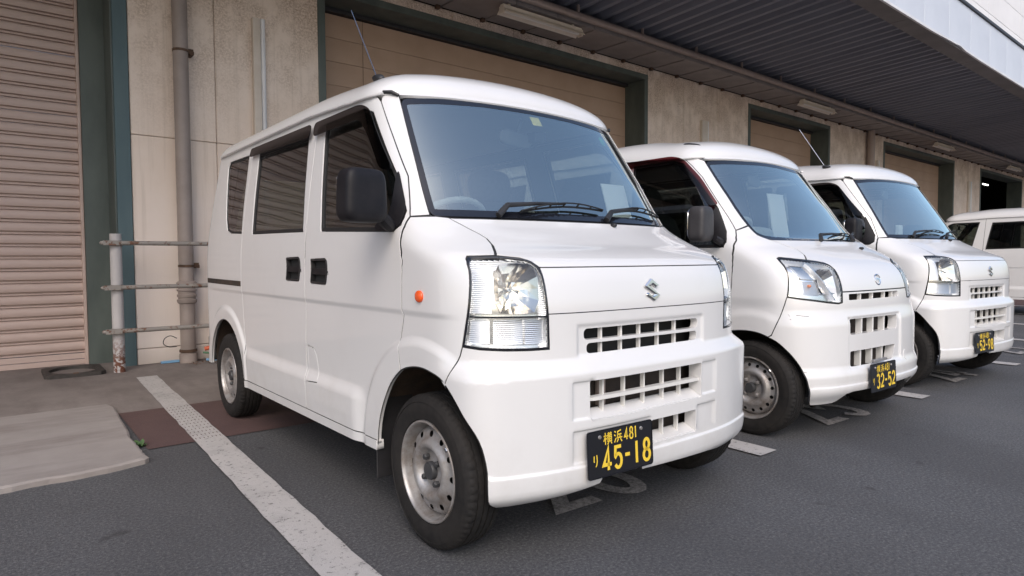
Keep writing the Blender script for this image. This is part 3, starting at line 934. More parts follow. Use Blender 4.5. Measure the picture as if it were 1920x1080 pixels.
def relief_every(s, x, y, z):
    e = .034 * (1 - sst(.600, .652, z)) * (1 - sst(-.27, -.10, y))
    if y < 0: e += .024 * (1 - sst(.590, .66, z)) * math.exp(-((abs(s) - .71) / .10) ** 2)
    if z < .32 and y < 0: e += .007 * (1 - sst(.300, .310, z)) * (1 - sst(-.25, -.2, y)) - .025 * sst(0, 1, (.25 - z) / .08) * (1 - sst(-.2, 0, y))
    if y < -.2 and .3 < z < .8:
        e += rect_dip(s, z, -.375, .315, .640, .762, .022, -.008)
        e += rect_dip(s, z, -.414, -.318, .452, .580, .008, -.006) + rect_dip(s, z, .245, .345, .452, .580, .008, -.006)
        e += rect_dip(s, z, -.414, -.05, .312, .422, .008, -.006) + rect_dip(s, z, .215, .345, .322, .422, .008, -.006)
    if y > -.2:
        k = sst(-.2, -.1, y)
        e += .0055 * sst(.775, .800, z) * k * (1 - sst(1.2, 1.6, z)) * (1 - sst(2.5, 2.8, y))
        e += .020 * (1 - sst(.425, .485, z)) * sst(.42, .52, y) * (1 - sst(1.86, 1.98, y))
        e += .013 * (1 - sst(.40, .435, math.hypot(y - .02, z - .28))) * k
        if y > 1.6: e += .013 * (1 - sst(.41, .445, math.hypot(y - 2.31, z - .26)))
    return e

def relief_hijet(s, x, y, z):
    e = .020 * (1 - sst(.60, .70, z)) * (1 - sst(-.26, -.08, y))
    if y < 0:
        e += .018 * (1 - sst(.335, .40, z)) * (1 - sst(-.26, -.10, y))
        if z < .30: e += .008 * (1 - sst(.286, .296, z)) * (1 - sst(-.25, -.2, y))
        if z < .27: e -= .03 * sst(0, 1, (.27 - z) / .08) * (1 - sst(-.2, 0, y))
        if y < -.2: e += rect_dip(s, z, -.385, .24, .365, .655, .02, -.010)
    if y > -.2:
        k = sst(-.2, -.1, y)
        e += .006 * sst(.70, .76, z) * k * (1 - sst(1.2, 1.6, z))
        e += .012 * (1 - sst(.40, .47, z)) * sst(.44, .52, y) * (1 - sst(2.0, 2.1, y))
        e += .010 * (1 - sst(.38, .43, math.hypot(y, z - .27))) * k
        if y > 1.6: e += .010 * (1 - sst(.40, .445, math.hypot(y - 2.36, z - .26)))
    return e

def every_skin():
    S = Surf(front=[(.18, -.31), (.23, -.352), (.30, -.360), (.5, -.362), (.66, -.362), (.80, -.362), (.88, -.352), (.93, -.335), (.96, -.31), (.985, -.26), (1.02, -.165), (1.07, -.06), (1.10, -.01), (1.12, .015), (1.14, .03), (1.35, .16), (1.61, .325), (1.66, .36)],
             width=[(.18, .715), (.24, .724), (.45, .730), (.75, .7335), (.95, .732), (1.1, .722), (1.2, .710), (1.4, .683), (1.6, .652), (1.66, .64)], relief=relief_every)
    S.zl = [.296, .300, .305, .310, .430, .445, .460, .475, .490, .775, .782, .788, .794, .800, .595, .61, .625, .64, .655, .67]
    S.arches = ((.02, .28), (2.31, .26))
    S.fs = [-.414, -.410, -.406, -.326, -.318, .245, .253, .337, .345, -.375, -.364, -.353, .293, .304, .315, .215, .223]
    S.fz = [.312, .316, .320, .414, .418, .422, .452, .456, .460, .572, .576, .580, .640, .648, .662, .740, .752, .762]
    return S

def hijet_skin():
    S = Surf(front=[(.18, -.33), (.25, -.352), (.36, -.362), (.55, -.360), (.70, -.357), (.80, -.345), (.87, -.322), (.92, -.285), (.97, -.215), (1.01, -.14), (1.04, -.08), (1.07, -.04), (1.09, -.01), (1.35, .19), (1.57, .345), (1.66, .41)],
             width=[(.18, .715), (.24, .724), (.45, .730), (.75, .7335), (.95, .730), (1.1, .717), (1.2, .702), (1.4, .668), (1.57, .632), (1.66, .61)], relief=relief_hijet)
    S.zl = [.286, .291, .296, .335, .35, .37, .385, .40, .60, .62, .64, .66, .68, .70]
    S.arches = ((0, .27), (2.36, .26))
    S.fs = [-.385, -.375, -.365, .22, .23, .24]
    S.fz = [.365, .375, .385, .635, .645, .655]
    return S

# ------------------------------------------------------------------ panels cut out of the skin
def densify(pts, g, closed=True):
    out = []; n = len(pts)
    for i in range(n if closed else n - 1):
        a, b = pts[i], pts[(i + 1) % n]
        k = max(1, int(math.ceil(math.dist(a, b) / g)))
        for j in range(k): out.append((a[0] + (b[0] - a[0]) * j / k, a[1] + (b[1] - a[1]) * j / k))
    if not closed: out.append(tuple(pts[-1]))
    return out

def fillet(pts, r, n=5):
    """round the corners of a closed polygon; r a number or one per corner"""
    out = []; m = len(pts)
    for i in range(m):
        rr = r[i] if isinstance(r, (list, tuple)) else r
        p = Vector(pts[i]); a = Vector(pts[i - 1]); b = Vector(pts[(i + 1) % m])
        if rr <= 0: out.append(tuple(p)); continue
        la, lb = (a - p).length, (b - p).length
        d = min(rr, la * .48, lb * .48); q0 = p + (a - p) / la * d; q1 = p + (b - p) / lb * d
        for k in range(n + 1):
            t = k / n; v = q0 * (1 - t) ** 2 + p * 2 * t * (1 - t) + q1 * t * t; out.append((v.x, v.y))
    return out

def area2(p):
    return sum(p[i][0] * p[(i + 1) % len(p)][1] - p[(i + 1) % len(p)][0] * p[i][1] for i in range(len(p)))

def offset_poly(p, d):
    """move a counter-clockwise loop inwards by d"""
    n = len(p); out = []
    for i in range(n):
        a, b, c = Vector(p[i - 1]), Vector(p[i]), Vector(p[(i + 1) % n])
        u = (b - a); v = (c - b)
        u = u.normalized() if u.length > 1e-9 else v.normalized(); v = v.normalized() if v.length > 1e-9 else u
        n1 = Vector((-u.y, u.x)); n2 = Vector((-v.y, v.x)); m = n1 + n2
        m = m.normalized() if m.length > .2 else n1
        k = d / max(.5, m.dot(n1)); out.append((b.x + m.x * k, b.y + m.y * k))
    return out

def inside_np(px, py, loop):
    c = np.zeros(len(px), bool); q = np.array(loop); n = len(q); j = n - 1
    for i in range(n):
        x0, y0 = q[i]; x1, y1 = q[j]
        if y0 != y1:
            hit = ((y0 > py) != (y1 > py)) & (px < (x1 - x0) * (py - y0) / (y1 - y0) + x0); c ^= hit
        j = i
    return c

def ccw(p): return p if area2(p) > 0 else list(reversed(p))

def panel(name, S, outer, mat, parent, holes=(), off=0.0, g=.02, gap=.0030, depth=.016, hd=.02, mirror=False, extra=True, label=None, flip=False, skirt=True, seam_shade=False):
    """a sheet of the skin with the given outline (chart coordinates), holes with walls hd deep; mirror adds the twin"""
    loops = [offset_poly(ccw(densify(outer, g)), gap)]
    for h in holes: loops.append([*reversed(offset_poly(ccw(densify(h, g)), -gap))])
    P2 = []; E = []
    for l in loops:
        k = len(P2); P2 += l; E += [(k + i, k + (i + 1) % len(l)) for i in range(len(l))]
    b = np.array(P2)
    s0, z0 = b.min(0); s1, z1 = b.max(0)
    zs = set(np.arange(z0 + g * .5, z1, g).round(4)); ss = set(np.arange(s0 + g * .6, s1, g * 1.2).round(4))
    if extra:
        zs |= {z for z in S.zl if z0 < z < z1}
        if s1 > -.75 and s0 < .75:
            ss |= {q for q in S.fs if s0 < q < s1}; zs |= {z for z in S.fz if z0 < z < z1}
    ring_pts = []
    if extra and s0 < -.75:
        for (yc, zc) in S.arches:
            for r_ in (.385, .397, .405, .413, .421, .429, .437, .446, .458):
                for a_ in np.linspace(-.1, PI + .1, 90):
                    y_, z_ = yc + r_ * math.cos(a_), zc + r_ * math.sin(a_)
                    if y_ > -.33: ring_pts.append((-S.sy(y_, z_), z_))
    gs, gz = np.meshgrid(np.array(sorted(ss)), np.array(sorted(zs))); gs = gs.ravel(); gz = gz.ravel()
    if ring_pts:
        rp_ = np.array(ring_pts); near = np.zeros(len(gs), bool)
        for i in range(0, len(gs), 2000): near[i:i + 2000] = np.min((gs[i:i + 2000, None] - rp_[None, :, 0]) ** 2 + (gz[i:i + 2000, None] - rp_[None, :, 1]) ** 2, axis=1) < .008 ** 2
        gs = np.concatenate([gs[~near], rp_[:, 0]]); gz = np.concatenate([gz[~near], rp_[:, 1]])
    keep = inside_np(gs, gz, loops[0])
    for l in loops[1:]: keep &= ~inside_np(gs, gz, l)
    gs, gz = gs[keep], gz[keep]
    ok = np.ones(len(gs), bool)
    for i in range(0, len(gs), 2000):
        d = np.min((gs[i:i + 2000, None] - b[None, :, 0]) ** 2 + (gz[i:i + 2000, None] - b[None, :, 1]) ** 2, axis=1); ok[i:i + 2000] = d > (.3 * g) ** 2
    pts = [Vector(p) for p in P2] + [Vector((float(x), float(y))) for x, y in zip(gs[ok], gz[ok])]
    res = delaunay_2d_cdt(pts, E, [], 0, 1e-7)
    V2 = [(v.x, v.y) for v in res[0]]; T = [tuple(f) for f in res[2]]
    cx = np.array([sum(V2[i][0] for i in f) / 3 for f in T]); cy = np.array([sum(V2[i][1] for i in f) / 3 for f in T])
    k = inside_np(cx, cy, loops[0])
    for l in loops[1:]: k &= ~inside_np(cx, cy, l)
    V = []; N = []
    for (s, z) in V2:
        n_ = S.N(s, z); p = S.P(s, z); V.append((p[0] + n_[0] * off, p[1] + n_[1] * off, p[2] + n_[2] * off)); N.append(n_)
    F = []
    for f, kk in zip(T, k):
        if not kk: continue
        a, b_, c = (V2[i] for i in f)
        F.append(f if (b_[0] - a[0]) * (c[1] - a[1]) - (c[0] - a[0]) * (b_[1] - a[1]) > 0 else (f[0], f[2], f[1]))
    if skirt:
        for li, l in enumerate(loops):
            dp = depth if li == 0 else (hd[li - 1] if isinstance(hd, (list, tuple)) else hd)
            base = len(V); m = len(l); q = []
            for (s, z) in l:
                n_ = S.N(s, z); p = S.P(s, z); q.append((Vector(p) + Vector(n_) * off, Vector(n_)))
            for i in range(m):
                t = (q[(i + 1) % m][0] - q[i - 1][0]).normalized(); o_ = t.cross(q[i][1]).normalized()
                e = (o_ * .3 + q[i][1] * .95)
                for (h, nn) in ((0, e), (.0015, o_), (dp, o_)):
                    V.append(tuple(q[i][0] - q[i][1] * h)); N.append(tuple(nn))
            for i in range(m):
                j = (i + 1) % m
                for r_ in range(2): F.append((base + 3 * i + r_, base + 3 * i + r_ + 1, base + 3 * j + r_ + 1, base + 3 * j + r_))
    mats = [mat]; nf = len(F)
    if seam_shade:                                                           # black ribbon round the outline, shade of the panel gap put in as colour
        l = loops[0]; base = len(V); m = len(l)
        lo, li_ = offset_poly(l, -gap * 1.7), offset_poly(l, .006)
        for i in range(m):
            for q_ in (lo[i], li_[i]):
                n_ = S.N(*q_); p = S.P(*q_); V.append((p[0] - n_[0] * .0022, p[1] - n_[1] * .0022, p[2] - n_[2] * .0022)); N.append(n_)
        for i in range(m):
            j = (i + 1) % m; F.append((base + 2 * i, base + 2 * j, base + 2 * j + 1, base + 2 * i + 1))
    if flip: F = [tuple(reversed(f)) for f in F]; N = [(-a, -b_, -c) for a, b_, c in N]
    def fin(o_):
        if seam_shade:
            o_.data.materials.append(M['rubber_and_shade'])
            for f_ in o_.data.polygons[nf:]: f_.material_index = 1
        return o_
    o = fin(mesh(name, V, F, mat, parent, N))
    if label: o['label'] = label
    if not mirror: return o
    o2 = fin(mesh(name, [(-a, b_, c) for a, b_, c in V], [tuple(reversed(f)) for f in F], mat, mirror if isinstance(mirror, bpy.types.Object) else parent, [(-a, b_, c) for a, b_, c in N]))
    return o, o2

def ring(name, S, loop, w, mat, parent, off=.0, mirror=False, depth=.01, g=.02, label=None):
    """a band of width w just inside the loop"""
    l = ccw(densify(loop, g))
    return panel(name, S, l, mat, parent, holes=[offset_poly(l, w)], off=off, g=g, gap=0, depth=depth, hd=depth, mirror=mirror, extra=False)

def side(S, pts, g=.04, closed=False):
    """(y, z) points on the right flank -> chart"""
    return [(-S.sy(y, z), z) for y, z in densify(pts, g, closed)]

def mirror_of(o, parent):
    me = o.data.copy(); me.name = o.data.name
    n = len(me.vertices); co = np.empty(n * 3); me.vertices.foreach_get('co', co); co[0::3] *= -1; me.vertices.foreach_set('co', co)
    me.flip_normals(); me.update()
    c = link(bpy.data.objects.new(o.name, me), parent); c.location = (-o.location.x, o.location.y, o.location.z); return c

# ------------------------------------------------------------------ wheels
def make_tyre_mesh():
    R0, hw = .2595, .0700
    pr = [(.170, hw - .012), (.176, hw - .004), (.200, hw + .001), (.222, hw + .002), (.232, hw - .001), (.2335, hw + .0015), (.242, hw - .003)]
    tread = [(.251, hw - .008), (.2565, hw - .015), (.2585, hw - .024), (.2585, .0385), (.253, .037), (.253, .033), (.2585, .0315), (R0, .014), (.2535, .0125), (.2535, .0085), (R0, .007)]
    full = pr + tread + [(r, -x) for r, x in reversed(tread)] + [(r, -x) for r, x in reversed(pr)]
    n = 192; V = []; F = []; m = len(full)
    for i, (r, x) in enumerate(full):
        for j in range(n):
            rr = r; xx = x
            if abs(x) > .040 and r > .2505 and j % 3 == 0: rr = r - .0035                 # shoulder sipes
            if r == .2585 and abs(x) < .04 and j % 4 == 0: rr = r - .003
            t = 2 * PI * (j + (.5 if x < 0 else 0)) / n; V.append((xx, rr * math.cos(t), rr * math.sin(t)))
    for i in range(m - 1):
        for j in range(n):
            k = (j + 1) % n; F.append((i * n + j, i * n + k, (i + 1) * n + k, (i + 1) * n + j))
    me = bpy.data.meshes.new('tyre'); me.from_pydata(V, [], F); me.materials.append(M['tyre'])
    bm = bmesh.new(); bm.from_mesh(me); bmesh.ops.recalc_face_normals(bm, faces=bm.faces); bm.to_mesh(me); bm.free()
    me.polygons.foreach_set('use_smooth', [True] * len(me.polygons)); me.set_sharp_from_angle(angle=R(32)); me.update(); return me

def make_rim_mesh(holes, rh, rc):
    """pressed steel wheel: x = distance outwards from the tyre centre plane"""
    b = MB()
    b.lathe([(.1705, .052), (.1725, .060), (.1700, .0665), (.1650, .0675), (.1615, .064), (.1595, .052), (.1570, .030), (.1490, .018), (.1480, -.04)], 'x', n=72)
    # disc, cut by delaunay with vent holes
    h = Pchip([(.0, .040), (.030, .040), (.046, .038), (.060, .036), (.070, .047), (.082, .060), (.092, .062), (.104, .056), (.113, .048), (.136, .040), (.150, .018)])
    N0 = 72; loops = [[(math.cos(2 * PI * i / N0) * .150, math.sin(2 * PI * i / N0) * .150) for i in range(N0)]]
    for k in range(holes):
        t = 2 * PI * (k + .5) / holes
        loops.append([(math.cos(t) * rc + math.cos(2 * PI * i / 10) * rh, math.sin(t) * rc + math.sin(2 * PI * i / 10) * rh) for i in range(10)])
    P2 = []; E = []
    for l in loops:
        k = len(P2); P2 += l; E += [(k + i, k + (i + 1) % len(l)) for i in range(len(l))]
    inner = []
    for r in np.arange(.0, .149, .006):
        q = max(1, int(2 * PI * r / .008))
        for i in range(q):
            t = 2 * PI * (i + (.5 if int(r / .006) % 2 else 0)) / q; p = (r * math.cos(t), r * math.sin(t))
            if all(math.dist(p, (math.cos(2 * PI * (k + .5) / holes) * rc, math.sin(2 * PI * (k + .5) / holes) * rc)) > rh + .002 for k in range(holes)): inner.append(p)
    res = delaunay_2d_cdt([Vector(p) for p in P2 + inner], E, [], 0, 1e-7)
    V = [(h(math.hypot(v.x, v.y)), v.x, v.y) for v in res[0]]; F = []
    for f in res[2]:
        c = (sum(res[0][i].x for i in f) / 3, sum(res[0][i].y for i in f) / 3)
        if any(math.dist(c, (math.cos(2 * PI * (k + .5) / holes) * rc, math.sin(2 * PI * (k + .5) / holes) * rc)) < rh * .93 for k in range(holes)): continue
        F.append(tuple(f))
    b.add(V, F)
    me = bpy.data.meshes.new('rim'); me.from_pydata(b.V, [], b.F); me.materials.append(M['rim'])
    me.polygons.foreach_set('use_smooth', [True] * len(me.polygons)); me.set_sharp_from_angle(angle=R(50)); me.update(); return me

TYRE = make_tyre_mesh()
RIMS = {'every': make_rim_mesh(12, .0105, .125), 'hijet': make_rim_mesh(16, .0095, .125)}
def wheel(parent, x, y, kind, rot):
    """wheel on the right flank faces -x"""
    sgn = -1 if x < 0 else 1
    w = MB().lathe([(.02, .02), (.145, .02), (.145, -.055), (.02, -.055)], 'x', n=24).obj('wheel', M['shell'], parent)
    w.location = (x, y, .2585); w.rotation_euler = (rot, 0, 0 if sgn > 0 else PI)
    link(bpy.data.objects.new('tyre', TYRE), w)
    link(bpy.data.objects.new('rim', RIMS[kind]), w)
    MB().lathe([(.031, .034), (.031, .052), (.028, .058), (.0, .060)] if kind == 'every' else [(.028, .034), (.028, .060), (.025, .066), (0, .067)], 'x', n=20).obj('hub_cap', M['hub'], w, smooth=40)
    me = None
    for k in range(4):
        t = PI / 2 * k + .4
        if me is None:
            o = MB().lathe([(.0115, .034), (.0115, .050), (.009, .056), (0, .0575)], 'x', n=6).obj('lug_nut', M['hub'] if kind == 'every' else M['rim'], w); me = o.data
        else: o = link(bpy.data.objects.new('lug_nut', me), w)
        o.location = (0, .050 * math.cos(t), .050 * math.sin(t))
    MB().box(.062, .070, -.006, .006, -.168, -.156).obj('balance_weight', M['chrome'], w, bevel=.001, seg=1).rotation_euler = (2.0, 0, 0)
    return w

# ------------------------------------------------------------------ shared bits
def number_plate(parent, S, cx, z, txt):
    """black plate, yellow characters"""
    p = S.Po(S.sx(cx, z), z, .020); n = S.N(S.sx(cx, z), z)
    root = MB()
    out = fillet([(-.165, -.0825), (.165, -.0825), (.165, .0825), (-.165, .0825)], .012, 4)
    root.prism([(a, b) for a, b in out], .0, .003, 'y')
    o = root.obj('number_plate', M['plate'], parent, fix=True)
    o.scale = (.925, 1, .935); o.location = (p[0], p[1], p[2]); o.rotation_euler = (R(-3), 0, math.atan2(n[0], -n[1]))
    V = []; F = []
    def put(ch, x, y, w, h, t):
        v, f = stroke([[(q[0] * w, q[1] * h) for q in pl] for pl in GLYPH[ch]], t)
        k = len(V); V.extend((x + a[0], -.0006, y + a[1]) for a in v); F.extend(tuple(i + k for i in g) for g in f)
    put('yoko', -.086, .028, .040, .042, .0042); put('hama', -.034, .028, .040, .042, .0046)
    for i, ch in enumerate('481'): put(ch, .016 + i * .026 - (.004 if ch == '1' else 0), .030, .022, .041, .0058)
    put('ri', -.140, -.040, .026, .040, .0045)
    x = -.094
    for ch in txt:
        w = .034 if ch == '-' else .045
        put(ch, x, -.062, w, .078, .0125); x += w + .0085
    mesh('lettering', V, F, M['plate_yellow'], o)
    me = None
    for sx_ in (-.105, .105):
        if me is None: b = MB().lathe([(0, -.003), (.006, -.003), (.0075, 0)], 'y', n=10).obj('plate_screw', M['rim'], o, smooth=40); me = b.data
        else: b = link(bpy.data.objects.new('plate_screw', me), o)
        b.location = (sx_, 0, .058)
    rr = fillet([(-.163, -.0805), (.163, -.0805), (.163, .0805), (-.163, .0805)], .011, 4)
    v, f = stroke([rr + [rr[0]]], .0035)
    MB().add([(a[0], -.0016, a[1]) for a in v], f).obj('plate_rim', M['frit'], o)
    return o

def blob_box(name, mat, parent, size, loc, rot=(0, 0, 0), p=4.0, n=14, taper=0.0, flat=0.0):
    """superellipsoid box"""
    V = []; F = []
    for i in range(n + 1):
        v = -PI / 2 + PI * i / n
        for j in range(2 * n):
            u = 2 * PI * j / (2 * n)
            d = Vector((math.cos(v) * math.cos(u), math.cos(v) * math.sin(u), math.sin(v)))
            k = (abs(d.x) ** p + abs(d.y) ** p + abs(d.z) ** p) ** (-1 / p); q = d * k
            q.x *= 1 + taper * q.z
            V.append((q.x * size[0], q.y * size[1], q.z * size[2]))
    m = 2 * n
    for i in range(n):
        for j in range(m): F.append((i * m + j, i * m + (j + 1) % m, (i + 1) * m + (j + 1) % m, (i + 1) * m + j))
    o = mesh(name, V, F, mat, parent, smooth=True); o.location = loc; o.rotation_euler = rot; return o

def interior(parent, S, dash_y, seat_y, wheel_x=-.33):
    D = MB(); D.prism([(dash_y, 1.085), (dash_y + .18, 1.10), (dash_y + .26, 1.06), (dash_y + .29, .95), (dash_y + .25, .70), (dash_y, .70)], -.64, .64, 'x')
    D.obj('dashboard', M['dash'], parent, bevel=.02, seg=3, smooth=40)
    c = blob_box('instrument_hood', M['dash'], parent, (.19, .11, .05), (wheel_x, dash_y + .20, 1.110), p=3)
    w = MB(); pts = []
    for i in range(33):
        t = 2 * PI * i / 32; pts.append((.18 * math.cos(t), .18 * math.sin(t), 0))
    w.tube(pts, .013, 8); w.tube([(-.17, 0, 0), (-.04, 0, -.03), (.04, 0, -.03), (.17, 0, 0)], .014, 6); w.lathe([(0, -.01), (.055, -.015), (.055, -.05), (0, -.05)], 'z', n=16); w.tube([(0, 0, -.05), (0, .0, -.3)], .025, 8)
    o = w.obj('steering_wheel', M['dash'], parent, smooth=50); o.location = (wheel_x, dash_y + .36, 1.10); o.rotation_euler = (R(-38), 0, 0)
    for x in (-.34, .34):
        s = blob_box('seat', M['seat'], parent, (.24, .09, .32), (x, seat_y, .96), (R(-12), 0, 0), p=5)
        h = blob_box('headrest', M['seat'], s, (.13, .055, .09), (0, .0, .42), p=3.5)
        MB().tube([(-.05, 0, .30), (-.05, 0, .40)], .007, 6).tube([(.05, 0, .30), (.05, 0, .40)], .007, 6).obj('headrest_post', M['chrome'], s)
        blob_box('seat_cushion', M['seat'], s, (.24, .25, .09), (0, -.26, -.30), (R(12), 0, 0), p=5)
    blob_box('rear_seat', M['seat'], parent, (.55, .09, .30), (0, seat_y + .85, .86), (R(-12), 0, 0), p=6)
    f = MB(); f.box(-.62, .62, .5, 2.78, .46, .50); f.box(-.62, .62, -.2, .52, .62, .66); f.box(-.42, .42, -.25, 2.75, .30, .455); f.box(-.66, .66, .42, 1.92, .285, .45)
    f.obj('floor', M['shell'], parent)

def roof(S, parent, zr, H=.172, k=3.1, m=1.75, y1=.95, y2=2.30, lip=.006, ns=150):
    """domed roof standing on the top edge of the skin"""
    V = []; F = []; smx = S.smax - 1e-6; nr = 26
    ss = [-smx + 2 * smx * i / ns for i in range(ns)]
    rs = [1 - (1 - i / nr) ** 1 for i in range(nr + 1)]
    rs = [1, .998, .994, .988, .98, .968, .952, .93, .905, .875, .84, .80, .74, .66, .56, .44, .3, .15, 0.0]
    top = H; lp = lambda s: .0015 + (lip - .0015) * sst(.62, .74, abs(s))
    for ri, r in enumerate(rs):
        for s in ss:
            z0 = zr(s); p = S.Po(s, z0, lp(s))
            c = Vector((0, min(max(p[1], y1), y2))); e = Vector((p[0], p[1]))
            q = c + (e - c) * r
            V.append((q.x, q.y, z0 + top * (1 - r ** k) ** (1 / m)))
    n = ns
    for i in range(len(rs) - 1):
        for j in range(n): F.append((i * n + j, i * n + (j + 1) % n, (i + 1) * n + (j + 1) % n, (i + 1) * n + j))
    base = len(V)
    for s in ss:                                                       # lip turned under the edge
        p = S.Po(s, zr(s) - .009, lp(s)); V.append(p)
    for j in range(n): F.append((base + j, base + (j + 1) % n, (j + 1) % n, j))
    base2 = len(V)
    for s in ss: V.append(S.Po(s, zr(s) - .009 - .004 * (lp(s) < .003), -.03 if lp(s) > .003 else -.008))
    for j in range(n): F.append((base2 + j, base2 + (j + 1) % n, base + (j + 1) % n, base + j))
    o = mesh('roof', V, F, M['paint'], parent, smooth=60)
    bm = bmesh.new(); bm.from_mesh(o.data); bmesh.ops.remove_doubles(bm, verts=bm.verts, dist=1e-5); bmesh.ops.recalc_face_normals(bm, faces=bm.faces); bm.to_mesh(o.data); bm.free()
    return o

def wiper(S, parent, piv, elbow, tip, b0, b1, lift=.02):
    """points are (x, z) on the windscreen"""
    P = lambda q, h: Vector(S.Po(S.sx(q[0], q[1]), q[1], h))
    a = MB()
    pa, pe, pt = P(piv, .012), P(elbow, .026), P(tip, .022)
    a.tube([pa, pe], [.013, .011], 8); a.tube([pe, pe.lerp(pt, .5) + Vector((0, 0, .003)), pt], [.0095, .007, .005], 8)
    w = a.obj('wiper', M['black'], parent, smooth=40)
    bl = MB(); pts = [P((b0[0] + (b1[0] - b0[0]) * i / 12, b0[1] + (b1[1] - b0[1]) * i / 12 + .018 * math.sin(PI * i / 12)), .010) for i in range(13)]
    bl.tube(pts, .0045, 6); q = [p + Vector((0, -.012, .010)) * math.sin(PI * i / 12) + Vector((0, -.006, .004)) for i, p in enumerate(pts)]
    bl.tube(q, .0032, 6)
    for i in (2, 4, 6, 8, 10): bl.tube([pts[i], q[i]], .0035, 5)
    bl.obj('wiper_blade', M['rubber_and_shade'], w, smooth=40)
    return w

def mirror_unit(parent, p, size=(.088, .05, .098), mt='mirror_black'):
    """right mirror set out for driving, left one folded back against its door"""
    for sg in (-1, 1):
        q = Vector(p) if sg < 0 else Vector((.785, p[1] + .36, p[2]))
        m = blob_box('mirror', M[mt], parent, size, q, (0, 0, R(8 if sg < 0 else -86)), p=5.5, n=22, taper=-.05)
        blob_box('mirror_glass', M['chrome'], m, (size[0] * .86, .004, size[2] * .84), (0, size[1] * .99, 0), p=6, n=10)
    return m

def spline(pts, k=4):
    out = []; n = len(pts)
    for i in range(n - 1):
        a, b, c, d = (Vector(pts[max(i - 1, 0)]), Vector(pts[i]), Vector(pts[i + 1]), Vector(pts[min(i + 2, n - 1)]))
        for j in range(k):
            t = j / k; v = .5 * ((2 * b) + (-a + c) * t + (2 * a - 5 * b + 4 * c - d) * t * t + (-a + 3 * b - 3 * c + d) * t ** 3); out.append((v.x, v.y))
    out.append(tuple(pts[-1])); return out

def add_mat_ribbed():
    m, n, b = nt('fluted_lamp_chrome')
    b.inputs['Base Color'].default_value = (.92, .92, .94, 1); b.inputs['Metallic'].default_value = 1; b.inputs['Roughness'].default_value = .34
    z = sep(n)[2]
    w = mathn(n, 'SINE', mathn(n, 'MULTIPLY', z, 2 * PI / .0062))
    bump(n, b, w, .5, .002)
    return m
M['fluted'] = add_mat_ribbed()
M['satin'] = plain('satin_lamp_chrome', (.86, .86, .88), .24, 1)

def headlight(S, parent, loop, split=None, dish=None, cells=(), style='every'):
    """right-hand lamp, then its mirrored twin"""
    made = []
    rim = ring('headlight', S, loop, .0055, M['frit'], parent, off=.001, depth=.012)
    inner = offset_poly(ccw(densify(loop, .02)), .004)
    lens = panel('lens', S, inner, M['lens'], rim, off=-.002, gap=0, skirt=False, extra=False)
    s0, z0, rx, rz = dish
    cut = []
    for j in range(28):
        t = 2 * PI * j / 28; k = (abs(math.cos(t)) ** 5 + abs(math.sin(t)) ** 5) ** (-1 / 5); cut.append((s0 + math.cos(t) * k * rx * .985, z0 + math.sin(t) * k * rz * .985))
    hs = panel('housing', S, inner, M['satin'], rim, holes=[cut], off=-.034, gap=0, depth=.002, hd=.012, extra=False)
    kids = [lens, hs, ring('lamp_wall', S, inner, .0015, M['fluted'], rim, off=-.004, depth=.040)]
    s0, z0, rx, rz = dish
    p = Vector(S.Po(s0, z0, -.026)); n = Vector(S.N(s0, z0)); ax = (n * .85 + Vector((0, -1, 0)) * .15).normalized()
    X = Vector((0, 0, 1)).cross(ax).normalized(); Z = ax.cross(X)
    jit = random.Random(4); V = []; F = []; N_ = 14; rings = [1.0, .66, .34, .13]
    for r in rings:
        for j in range(N_):
            t = 2 * PI * j / N_; k = (abs(math.cos(t)) ** 5 + abs(math.sin(t)) ** 5) ** (-1 / 5)
            V.append(p + X * (math.cos(t) * k * rx * r) + Z * (math.sin(t) * k * rz * r) - ax * (.062 * (1 - r ** 1.9) + (jit.uniform(-.005, .005) if r < 1 else 0)))
    for i in range(len(rings) - 1):
        for j in range(N_): F.append((i * N_ + j, (i + 1) * N_ + j, (i + 1) * N_ + (j + 1) % N_, i * N_ + (j + 1) % N_))
    F.append(tuple((len(rings) - 1) * N_ + j for j in range(N_)))
    kids.append(mesh('reflector', V, F, M['reflector'], rim))
    b = MB().tube([tuple(p - ax * .055), tuple(p - ax * .018), tuple(p - ax * .012)], [.011, .011, .004], 10)
    kids.append(b.obj('bulb', M['lens'], rim, smooth=40))
    if split:
        kids.append(panel('lamp_divider', S, split, M['frit'] if style == 'every' else M['fluted'], rim, off=-.006, gap=0, depth=.030, extra=False))
    for (lp, mt, of) in cells:
        kids.append(panel('signal_cell', S, lp, M[mt], rim, off=of, gap=0, depth=.02, extra=False))
    if style == 'every': q = Vector(S.Po(-.515, .745, -.030))
    else: q = Vector(S.Po(-.60, .825, -.026))
    kids.append(MB().lathe([(0, -.010), (.007, -.008), (.009, 0), (.007, .008), (0, .010)], 'y', tuple(q), 12).obj('signal_bulb', M['amber_bulb'], rim, smooth=True))
    o2 = mirror_of(rim, parent)
    for k in kids: mirror_of(k, o2)
    return rim, o2

def cells_grille(S, parent, s_list, z0, z1, t, d0, d1, mat):
    """upright grille bars between z0 and z1"""
    for s in s_list:
        a = Vector(S.Po(s, (z0 + z1) / 2, -d0)); 
        b = MB().box(a.x - t / 2, a.x + t / 2, a.y, a.y + (d1 - d0), z0 - .012, z1 + .012)
        b.obj('grille_bar', mat, parent, bevel=.0015, seg=1)

def rail(S, parent, zr):
    """drip rail along the roof edge"""
    pts = []
    for i in range(40):
        y = .47 + (2.66 - .47) * i / 39; s = -S.sy(y, 1.63); pts.append(S.Po(s, zr(s) - .006, .012))
    o = MB().tube(pts, .0065, 6).obj('drip_rail', M['paint'], parent, smooth=60); mirror_of(o, parent)

